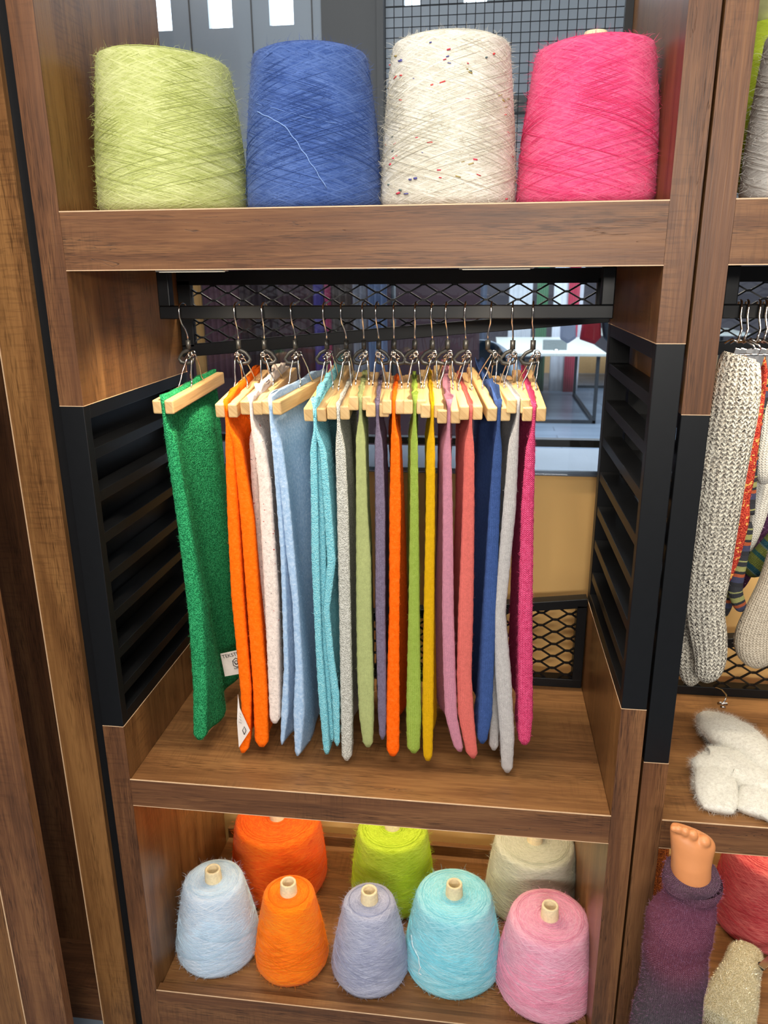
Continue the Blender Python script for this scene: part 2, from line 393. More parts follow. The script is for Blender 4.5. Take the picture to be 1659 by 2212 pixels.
def make_unit(x0, label, first):
    root = thing('shelving_unit', (x0+W/2, .23, 0), label, 'shelving unit', 'rustic wood shelving units in a row')
    def P(mb, name, mats, bevel=.0008, parent=root, label=None): return mb.build(name, mats, parent, bevel, label)
    SW = .0415
    # side panels: hollow-looking boards, notched for the metal frames
    for side in (0, 1):
        xa, xb = (x0-SW, x0) if side == 0 else (x0+W, x0+W+SW)
        fz1, fz0 = (1.381, .776) if side == 0 else (1.485, .878)
        xin = x0 if side == 0 else x0+W
        sg = 1 if side == 0 else -1
        for (za, zb) in ((fz1, TOP), (0.0, fz0)):
            mb = MB(); mb.box(xa, xb, 0, D, za, zb, 'z'); 
            P(mb, 'side_panel', [M['wood_side' if True else 'wood']], .0006)
            # front facing of the board in the darker laminate and pale edges
            mb = MB(); mb.box(xa, xb, -.0015, .0005, za, zb, 'z'); P(mb, 'front_facing', M['wood'], 0)
            mb = MB(); edge_line(mb, (xin, -.0012, za), (xin, -.0012, zb)); edge_line(mb, (xa if side == 0 else xb, -.0012, za), (xa if side == 0 else xb, -.0012, zb), .0006)
            e = fz1 if za == fz1 else fz0
            edge_line(mb, (xa, -.0012, e), (xb, -.0012, e), .0008); edge_line(mb, (xin, 0, e), (xin, D, e), .0009)
            P(mb, 'edge_band', M['band'], 0)
        # louvred metal frame
        fr = MB(); y0f, y1f = .0, D; bw = .030
        fr.box(xa, xb, -.0015, bw*.62, fz0, fz1, 'z'); fr.box(xa, xb, y1f-bw, y1f, fz0, fz1, 'z')
        fr.box(xa, xb, bw*.62, y1f-bw, fz1-.024, fz1, 'y'); fr.box(xa, xb, bw*.62, y1f-bw, fz0, fz0+.024, 'y')
        fo = P(fr, 'louvre_frame', M['black'], .0012)
        ns = 7; stp_ = (fz1-fz0)/8
        for k in range(ns):
            zc = fz1-stp_*(k+1)
            s = MB(); s.box(xa+.0015, xb-.0015, bw*.62, y1f-bw, zc-.019, zc, 'y')
            P(s, 'slat', M['black'], .0008, fo)
    # shelves
    def shelf(z0, z1, y0, y1, name='shelf', lip=False):
        mb = MB(); mb.box(x0+.0004, x0+W-.0004, y0, y1, z0, z1, 'x'); o = P(mb, name, M['wood_shelf'], .0006)
        mb = MB(); mb.box(x0+.0004, x0+W-.0004, y0-.0015, y0+.0004, z0, z1, 'x'); P(mb, 'fascia', M['wood'], 0, o)
        mb = MB(); edge_line(mb, (x0, y0-.001, z1), (x0+W, y0-.001, z1), .0013); edge_line(mb, (x0, y0-.001, z0), (x0+W, y0-.001, z0), .0010)
        P(mb, 'edge_band', M['band'], 0, o)
        return o
    shelf(ZT0, ZT1, 0, D-.001); shelf(ZM0, ZM1, 0, D-.001); 
    mb = MB(); mb.box(x0+.0004, x0+W-.0004, .018, D+.03, .05, ZL, 'x'); P(mb, 'shelf', M['wood_shelf'])
    mb = MB(); mb.box(x0+.0004, x0+W-.0004, 0, .018, .0, ZLIP, 'x'); lp = P(mb, 'front_lip', M['wood_shelf'], .0006)
    mb = MB(); mb.box(x0+.0004, x0+W-.0004, -.0015, .0004, .0, ZLIP, 'x'); P(mb, 'fascia', M['wood'], 0, lp)
    mb = MB(); edge_line(mb, (x0, -.001, ZLIP), (x0+W, -.001, ZLIP)); P(mb, 'edge_band', M['band'], 0, lp)
    mb = MB(); mb.box(x0+.0004, x0+W-.0004, D+.018, D+.034, .05, .150, 'x'); P(mb, 'back_lip', M['wood_side'])
    # upper mesh frame: its lower edge slants
    zl, zr = 1.414, 1.488; yb0, yb1 = D-.022, D-.002; T = .026
    def slope(x): return zl+(zr-zl)*(x-x0)/W
    fr = MB()
    fr.box(x0+.002, x0+W-.002, yb0, yb1, ZT0-.030, ZT0-.001)
    fr.hexa([(x, y, z) for x in (x0+.002, x0+W-.002) for y in (yb0, yb1) for z in (slope(x), slope(x)+T)])
    fr.box(x0+.002, x0+.030, yb0, yb1, zl+T-.004, ZT0-.02); fr.box(x0+W-.030, x0+W-.002, yb0, yb1, zr+T-.004, ZT0-.02)
    fo = P(fr, 'mesh_frame', M['black'], .0012)
    mh = MB(); expanded(mh, [(x0+.026, slope(x0+.026)+T-.002), (x0+W-.026, slope(x0+W-.026)+T-.002), (x0+W-.026, ZT0-.028), (x0+.026, ZT0-.028)], (yb0+yb1)/2+.003, x0=x0+.012, z0=1.44)
    P(mh, 'expanded_mesh', M['black_rail'], 0, fo)
    # lower mesh frame
    za, zb = .778, .886
    def sl2(x): return za+(zb-za)*(x-x0)/W
    fr = MB(); fr.box(x0+.002, x0+W-.002, yb0, yb1+.01, ZM1+.0005, ZM1+.022)
    fr.hexa([(x, y, z) for x in (x0+.002, x0+W-.002) for y in (yb0, yb1+.01) for z in (sl2(x)-.022, sl2(x))])
    fr.box(x0+.002, x0+.024, yb0, yb1+.01, ZM1+.02, za-.018); fr.box(x0+W-.024, x0+W-.002, yb0, yb1+.01, ZM1+.02, zb-.018)
    fo = P(fr, 'mesh_frame', M['black'], .0012)
    mh = MB(); expanded(mh, [(x0+.022, ZM1+.020), (x0+W-.022, ZM1+.020), (x0+W-.022, sl2(x0+W-.022)-.020), (x0+.022, sl2(x0+.022)-.020)], yb0+.008, x0=x0+.030, z0=.69)
    P(mh, 'expanded_mesh', M['black'], 0, fo)
    # hanging rail on two drop bars
    ra = MB(); xa, xb = x0+.058, x0+W-.032; ya, yb = .204, .226
    ra.box(xa, xb, ya, yb, 1.5085, 1.5315); ra.box(xa, xa+.022, ya, yb, 1.531, ZT0); ra.box(xb-.022, xb, ya, yb, 1.531, ZT0)
    P(ra, 'hanging_rail', M['black_rail'], .0018)
    # recessed strip lamps under the shelf
    for xc in (x0+.19, x0+.665):
        l = MB(); l.box(xc-.055, xc+.055, .022, .050, ZT0-.003, ZT0-.0002); lo = P(l, 'strip_lamp', M['lamp_body'], .0008)
        l = MB(); l.box(xc-.050, xc+.050, .025, .047, ZT0-.0038, ZT0-.0031); P(l, 'diffuser', M['lamp_glow'], 0, lo)
    return root
M['lamp_body'] = plain('lamp_housing', (215, 205, 190), .4)
M['lamp_glow'] = plain('lamp_diffuser', (255, 244, 220), .4, emit=.8)

unit = make_unit(0, 'rustic wood shelving unit in the centre holding the scarves and two rows of yarn cones', True)
X2 = .9875
unit2 = make_unit(X2, 'rustic wood shelving unit at the right edge with hanging socks, behind the mannequin leg', False)
for x0 in (0, X2):
    for xc in (x0+.19, x0+.665):
        spot('shelf_spot', (xc, .06, ZT0-.012), (xc, .26, .66), 8.5, 130, (1.0, .86, .66), .02)
    area('rear_fill_light', (x0+.45, .481, ZT0+.010), (x0+.45, .4811, 0), .80, .012, 7.0, (1.0, .88, .70))  # unseen fill behind the top shelf, added to brighten the ochre board
    area('lower_strip_light', (x0+.45, .30, ZM0-.012), (x0+.45, .34, 0), .75, .03, 2.4, (1.0, .80, .52))

# ------------------------------------------------------------------ left cladding
mb = MB(); mb.box(-.066, -.0425, .012, .47, 0, TOP, 'z'); struct(mb.build('trim_1', M['black'])); 
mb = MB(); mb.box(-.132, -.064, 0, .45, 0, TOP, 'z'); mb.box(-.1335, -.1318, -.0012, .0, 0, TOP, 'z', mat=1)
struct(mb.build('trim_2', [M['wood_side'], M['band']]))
mb = MB(); mb.box(-1.2, -.134, .14, .16, 0, TOP, 'z'); mb.box(-.5, -.134, .02, .14, 0, .09, 'x'); struct(mb.build('wall_left', M['wood']))  # darker walnut used here to put the recess's shade into the colour
ya = -.14; xr_ = at(145, 2212, y=ya)[0]; xl_ = at(57, 2212, y=ya)[0]
mb = MB(); mb.box(xl_, xr_, ya, ya+.02, 0, TOP, 'z'); mb.box(xl_-.0012, xl_+.0006, ya-.0012, ya, 0, TOP, 'z', mat=1)
struct(mb.build('trim_3', [M['wood'], M['band']]))
mb = MB(); mb.box(xl_-.4, xl_-.0015, ya+.004, ya+.03, 0, TOP, 'z'); struct(mb.build('trim_4', M['wood_side']))

# ------------------------------------------------------------------ yarn cones
def cone(name, cx, cy, zb, rb, rt, h, color, label, group, hi=None, dark=None, lean=0, hairs=2600, hl=.011, core=.028, flecks=None, strand=True, rough_top=False, rim=.008, tilt=0, matname=None):
    root = thing(name, (cx, cy, zb), label, 'yarn cone', group)
    key = 'yarn_'+str(color)
    if key not in M: M[key] = yarn('mohair_yarn', color, hi, dark); M[key+'f'] = fibre('loose_fibre', color, 1.4)
    ph = rng.random(6)*6.28
    def wob(i, k, n):
        a = 2*PI*k/n
        return .006*math.sin(3*a+ph[0]+i*.25)+.004*math.sin(7*a+ph[1]-i*.5)
    rc = .019
    prof = [(rb*.5, .001), (rb-.014, .001), (rb-.004, .006), (rb, .016)]
    for k in range(1, 13):
        q = k/13; prof.append((rb+(rt-rb)*q + .0025*math.sin(PI*q), .016+(h-rim-.016)*q))
    prof += [(rt, h-rim), (rt-rim*.35, h-rim*.3), (rt-rim, h), (rt*.72, h+.002), (rt*.5, h+.0025), (rc+.001, h+.001)]
    mb = MB(); mb.lathe(prof, (cx, cy, zb), 72, 0, wob)
    nf = len(mb.f)
    # sloping top when the winding is uneven
    if tilt:
        for i, v in enumerate(mb.v):
            if v[2] > zb+h*.6: mb.v[i] = (v[0], v[1], v[2]+tilt*(v[0]-cx)*((v[2]-zb-h*.6)/(h*.4)))
    if strand:
        for d in (-1, 1):
            for s_ in range(80):
                a0 = random.random()*2*PI; q0 = random.random()*.75; q1 = min(.985, q0+random.uniform(.25, .6)); K = 34
                A = a0+d*np.linspace(0, 1, K)*(q1-q0)*2*PI*1.15; Qv = np.linspace(q0, q1, K)
                r = rb+(rt-rb)*np.clip((Qv*h-.016)/(h-.024), 0, 1)+.0025*np.sin(PI*Qv)+.0002+random.random()*.0006
                zz = zb+.012+Qv*(h-rim-.014)
                if tilt: zz = zz+tilt*(np.cos(A)*r)*np.clip((zz-zb-h*.6)/(h*.4), 0, 1)
                Pn = np.stack([cx+r*np.cos(A), cy+r*np.sin(A), zz], 1)
                mb.tube([tuple(p) for p in Pn], random.uniform(.00022, .0004), 3, 1, True, False)
        # rings on the top face
        for s_ in range(9):
            rr = rc+.004+(rt-rim-rc-.006)*(s_+.5+random.uniform(-.3, .3))/9
            mb.tube([(cx+rr*math.cos(t_), cy+rr*math.sin(t_), zb+h+.0022+(tilt*rr*math.cos(t_) if tilt else 0)) for t_ in np.linspace(0, 2*PI, 49)], .0006, 3, 1, True, False)
    mb.hairs(int(hairs*1.1), hl, .0005, 1, .72, (0, nf), .7)
    mb.hairs(int(hairs*.5), hl*1.2, .0004, 1, .35, (0, nf), .8)
    mats = [M[key], M[key+'f']]
    if flecks:
        for fc in flecks: mats.append(fibre('yarn_fleck', fc, 1.0))
        for i in range(150):
            a = random.random()*2*PI; q = random.random(); r = rb+(rt-rb)*q+.0022; L_ = random.uniform(.002, .009); sl = random.uniform(-.3, .3)
            P_ = [(cx+r*math.cos(a+u*L_/r), cy+r*math.sin(a+u*L_/r), zb+.01+q*(h-.02)+u*L_*sl) for u in (0, .5, 1)]
            mb.tube(P_, random.uniform(.0006, .0015), 4, 2+random.randrange(len(flecks)), True, True)
    mb.build('wound_yarn', mats, root)
    c = MB(); n = 40; hh = h+core
    c.lathe([(rc*1.02, h-.012), (rc*.9, hh-.002), (rc*.86, hh), (rc*.66, hh), (rc*.64, hh-.003), (rc*.64, hh-.03)], (cx, cy, zb), n, 0, None, False, False)
    c.lathe([(rc*.64, hh-.0301), (rc*.6, hh-.09)], (cx, cy, zb), n, 1, None, False, True)
    c.build('cardboard_core', [M['card'], M['card_in']], root)
    return root
G1 = 'large yarn cones on the top shelf'; G2 = 'yarn cones on the bottom shelf'
cone('yarn_cone', .127, .150, ZT1, .124, .104, .232, (170, 177, 102), 'large pale lime green fuzzy yarn cone at the left end of the top shelf', G1, hi=(208, 212, 150), core=-.002, hairs=4200, tilt=-.06)
cone('yarn_cone', .367, .150, ZT1, .111, .091, .232, (52, 78, 138), 'large royal blue yarn cone on the top shelf between the lime and white cones', G1, hi=(88, 114, 172), core=.004, hairs=3600)
cone('yarn_cone', .586, .150, ZT1, .1075, .090, .238, (196, 190, 172), 'large off-white yarn cone with red and blue flecks on the top shelf', G1, hi=(240, 236, 224), dark=(190, 182, 166), core=-.004, hairs=4200,
     flecks=[(214, 70, 70), (214, 70, 90), (90, 90, 160), (170, 150, 90), (90, 110, 110)])
cone('yarn_cone', .802, .150, ZT1, .109, .088, .225, (214, 62, 112), 'large hot pink yarn cone with its cardboard core showing on the top shelf', G1, hi=(238, 108, 146), core=.022, hairs=4200, tilt=.03)
cone('yarn_cone', .092, .135, ZL, .094, .0665, .188, (182, 204, 226), 'pale ice blue yarn cone at the left end of the bottom shelf', G2, hi=(222, 230, 240), dark=(150, 172, 204))
cone('yarn_cone', .266, .120, ZL, .080, .0560, .186, (255, 114, 0), 'small narrow bright orange yarn cone in front of the big orange cone', G2, hi=(255, 146, 20), hairs=1800)
cone('yarn_cone', .443, .118, ZL, .084, .0560, .186, (150, 154, 178), 'greyish lilac yarn cone in the front row of the bottom shelf', G2, hi=(190, 192, 210))
cone('yarn_cone', .622, .160, ZL, .108, .0820, .182, (126, 200, 214), 'turquoise yarn cone in the front row of the bottom shelf', G2, hi=(182, 228, 236), dark=(96, 172, 190), core=.030)
cone('yarn_cone', .822, .126, ZL, .108, .0825, .180, (216, 142, 166), 'dusty pink yarn cone at the right end of the bottom shelf', G2, hi=(236, 180, 198), core=.030)
cone('yarn_cone', .178, .356, ZL, .118, .104, .182, (244, 88, 8), 'big deep orange yarn cone at the back of the bottom shelf', G2, hi=(255, 130, 30), core=.02)
cone('yarn_cone', .466, .345, ZL, .101, .084, .190, (160, 184, 34), 'bright lime green yarn cone at the back of the bottom shelf', G2, hi=(198, 222, 70), core=.02, hl=.014)
cone('yarn_cone', .806, .362, ZL, .112, .094, .170, (190, 192, 170), 'grey-white yarn cone behind the dusty pink cone', G2, hi=(220, 220, 204), dark=(150, 150, 134), core=.028, hairs=2200)
# loose yarn ends
def yarn_end(pts, r, c, label):
    mb = MB(); P = [Vector(p) for p in pts]; Q = []
    for i in range(len(P)-1):
        for k in range(6):
            t_ = k/6; Q.append(P[i].lerp(P[i+1], t_)+Vector((math.sin((i*6+k)*1.1)*.0006, 0, math.cos((i*6+k)*1.3)*.0006)))
    Q.append(P[-1]); mb.tube(Q, r, 5); return mb.build('yarn_tail', fibre('tail_fibre', c, 1.0), None)
def on_cone(px, py, cx, cy, zb, rb, rt, h, off=.002):
    # march the sight line to the cone's surface
    d = at(px, py, y=cy)-CAM; 
    for t_ in np.linspace(.7, 1.0, 600):
        p = CAM+d*t_; q = (p[2]-zb)/h; r = rb+(rt-rb)*min(max(q, 0), 1)+off+.0025
        if math.hypot(p[0]-cx, p[1]-cy) <= r: return tuple(p)
    return tuple(CAM+d)
cones = [o for o in col.objects if o.name.startswith('yarn_cone')]
def attach(o, root): o.parent = root; o.matrix_parent_inverse = root.matrix_basis.inverted()
bl = [on_cone(x, y, .367, .150, ZT1, .111, .091, .232) for x, y in ((556, 242), (585, 255), (615, 272), (638, 302), (660, 335), (682, 368), (705, 405))]
attach(yarn_end(bl, .0008, (130, 160, 215), ''), cones[1])
bl = [on_cone(x, y, .367, .150, ZT1, .111, .091, .232) for x, y in ((552, 224), (600, 236), (660, 252), (720, 265), (800, 290))]
attach(yarn_end(bl, .0005, (110, 140, 200), ''), cones[1])
bl = [on_cone(x, y, .622, .160, ZL, .108, .082, .182) for x, y in ((888, 2020), (892, 2045), (903, 2065), (908, 2090), (904, 2100), (910, 2106))]
attach(yarn_end(bl, .0012, (225, 235, 240), ''), cones[7])

# ------------------------------------------------------------------ hangers with scarves
RY = .215
YN, YF = .085, .335
def hanger(spec):
    hx, sx, px_, N, F, side, name, label = spec
    n = Vector(at(*N, y=YN)); f = Vector(at(*F, y=YF)); d = (f-n).normalized(); s = d.cross(Vector((0, 0, 1))).normalized(); u = s.cross(d)
    hk = Vector(at(hx, 660, y=RY)); sl = Vector(at(sx, 735, y=RY-.004)); pv = Vector(at(px_, 764, y=RY-.004))
    root = thing('clamp_hanger', (hk.x, RY, 1.5315), label, 'hanger', 'wooden clamp hangers on the rail')
    # two wooden clamp bars
    bw, bh, gap = .0168, .0245, .0055
    for k in (-1, 1):
        mb = MB(); o = s*k*(gap/2+bw/2) - u*bh/2
        mb.obox(n+o, f+o, bw, bh, u); mb.build('clamp_bar', M['pine'], root, .0026)
    mid = n.lerp(f, .52)
    # wire legs
    mb = MB()
    for k in (-1, 1):
        for e in (-1, 1):
            foot = mid+d*e*.030+s*k*(gap/2+bw*.55)
            kn = foot+Vector((0, 0, .012))-s*k*.001+d*e*(-.001); top = pv+d*e*.007+s*k*.0035
            mb.tube([foot-Vector((0, 0, .004)), foot+Vector((0, 0, .004)), foot+Vector((0, 0, .007))-d*e*.004, kn-d*e*.006, kn.lerp(top, .35), kn.lerp(top, .7), top], .00135, 6)
        mb.tube([pv-d*.009+s*k*.0035, pv+s*k*.0045, pv+d*.009+s*k*.0035], .0017, 6)
    # pivot curls
    for e in (-1, 1):
        c = pv+d*e*.007
        mb.tube([c+s*.0042*math.cos(t_)+Vector((0, 0, 1))*.0042*math.sin(t_) for t_ in np.linspace(0, 2*PI, 13)], .0011, 5)
    q = pv
    mb.tube([q+Vector((side*.012, 0, -.006)), q+Vector((side*.006, .002, -.001)), q+Vector((-side*.001, 0, .002)), q+Vector((-side*.003, -.002, -.004)), q+Vector((side*.007, -.001, -.009)), q+Vector((side*.013, 0, -.008))], .0012, 6)
    mb.build('clamp_wire', M['chrome'], root)
    # black yoke
    mb = MB(); b = Vector((sl.x, sl.y, sl.z-.0005)); low = pv.z-.017
    mb.tube([b+Vector((0, 0, .0005)), b-Vector((0, 0, .0155))], .0047, 10)
    S = side
    path = [b+Vector((0, 0, -.010)), b+Vector((S*.002, 0, -.017)), b+Vector((S*.012, 0, -.022)), b+Vector((S*.0185, 0, -.030)), Vector((b.x+S*.0205, b.y, low+.007)), Vector((b.x+S*.0165, b.y, low+.001)),
            Vector((b.x+S*.006, b.y, low-.001)), Vector((pv.x-S*.001, b.y, low+.002)), Vector((pv.x-S*.003, b.y, low+.009))]
    mb.tube(path, [.0038, .0036, .0032, .0030, .0032, .0036, .0034, .0030, .0024], 8)
    mb.build('plastic_yoke', M['plastic'], root)
    # hook over the rail
    mb = MB(); top = 1.5325
    P0 = b+Vector((0, .0, -.001)); hf = Vector((hk.x, .2015, 1.520))
    dx = hk.x-b.x
    pts = [P0, P0+Vector((dx*.05, 0, .012)), P0+Vector((dx*.35, -.002, .022)), P0+Vector((dx*.95, -.006, .032)), Vector((hk.x, .1985, top-.020)), Vector((hk.x, .1985, top-.008)), Vector((hk.x, .2005, top-.001)),
           Vector((hk.x+.0005, .206, top+.0032)), Vector((hk.x+.001, .215, top+.0045)), Vector((hk.x+.001, .226, top+.0028)), Vector((hk.x+.0015, .2305, top-.003)), Vector((hk.x+.002, .2315, top-.012)), Vector((hk.x+.002, .234, top-.018))]
    mb.tube(pts, .00155, 8)
    mb.build('hook', M['chrome'], root)
    return n, f, s, d, u, root

def scarf(spec, n, f, s, d, u, root):
    name, mats, lobes, opt, label = spec
    mb = MB(); bh = .0245
    ztop = n.z+.004+opt.get('rise', 0)
    K = 30   # half outline
    nlev = 64
    first = True
    for li, lobe in enumerate(lobes):
        prof = []
        for (py, xl, xr) in lobe['e']:
            P = at((xl+xr)/2, py, y=YN+lobe.get('dy', 0)); sc_ = (P[1]-CAM[1])/FPX*1.0
            dist = (P-CAM) @ CM[2]
            prof.append((P[2], P[0], (xr-xl)/2*dist/FPX))
        prof.sort(); zs = np.array([p[0] for p in prof]); xs = np.array([p[1] for p in prof]); hs = np.array([p[2] for p in prof])
        zb = max(zs[0], ZM1+.003); 
        zbf = opt.get('zbf', zb+.012) if not lobe.get('short') else zb+.02
        zbf = max(zbf, ZM1+.004)
        dep = lobe.get('depth', 1.0)
        yn = YN+lobe.get('dy', 0); yfar = yn+(YF-YN)*dep
        thin = lobe.get('thin', .42); rip = opt.get('rip', .004)*random.uniform(.7, 1.3); ph = random.random()*6.28; kf = random.uniform(1.0, 1.8)
        fx_shift = opt.get('fx', 0)
        R = []; zdrop = .007*(1 if (li > 0) else 0); wsc = .75 if li else 1
        for i in range(nlev+1):
            t_ = i/nlev; t_ = t_**.9
            ring = []
            pinch = 1.0
            # outline points: s from near (0) to far (1) on one side and back
            ss = list((1-np.cos(np.linspace(0, PI, K)))/2)
            up_side = []; dn_side = []
            for q in ss:
                zt = ztop + (f.z-n.z)*q + opt.get('rise', 0)*(.6*math.sin(q*11+ph)+.4*math.sin(q*27+2*ph)+.3) - zdrop*(1+.15*li)
                zbq = zb+(zbf-zb)*q + .002*math.sin(q*9+ph)
                z = zt+(zbq-zt)*t_
                zz = min(max(z-(f.z-n.z)*q*(1-t_), zs[0]), zs[-1])
                xn = np.interp(zz, zs, xs); hw = np.interp(zz, zs, hs)
                # clamp zone
                cl = min(max((n.z-.028 - (z-(f.z-n.z)*q*(1-t_)))/.05, 0), 1); cl = cl*cl*(3-2*cl)
                xc = n.x*(1-cl)+xn*cl
                hw2 = .0026*(1-cl)+hw*cl
                if z > zt-.006: hw2 = wsc*opt.get('topw', .0045)*(1+.3*math.sin(q*19+ph)+.2*math.sin(q*31))
                if z > zt-.002: hw2 *= .7
                xf = f.x+fx_shift*t_ + (xn-n.x)*.25*cl
                x = xc+(xf-xc)*(q if dep == 1 else q*dep)
                x += cl*rip*math.sin(q*PI*kf*1.7+ph+z*7)*math.sin(q*PI)*2
                y = yn+(yfar-yn)*q
                # thickness along the depth
                th = hw2*(1-cl+cl*(thin+(1-thin)*math.exp(-(q/.16)**2)))
                capn = min(1, q/ max(1e-6, (hw2*.7/(yfar-yn)))) ; capf = min(1, (1-q)/max(1e-6, (hw2*.6/(yfar-yn))))
                th *= (max(0, 1-(1-capn)**3))**(1/3)*math.sqrt(max(0, 1-(1-capf)**2))
                if t_ > .99: th *= math.sqrt(max(0.0, 1-((t_-.99)/.01)**2))*.5+.5
                th += .00045*math.sin(z*230+q*40)*cl
                up_side.append((x+max(th, .0004), y, z)); dn_side.append((x-max(th, .0004), y, z))
            ring = up_side+dn_side[::-1][1:-1]
            R.append([tuple(p) for p in ring][::-1])
        mb.rings(R[::-1], True, True, True, 0, True, uoff=li*.31)
    nf = len(mb.f)
    mb.hairs(opt.get('hairs', 1400)*4, opt.get('hl', .006)*.8, .0003, 1, .5, (0, nf), .7, seg=2)
    if opt.get('flecks'):
        pass
    o = mb.build(name, mats)
    tag(o, label, 'scarf', 'knitted scarves hanging on the rail')
    # make local origin at the clamp
    return o

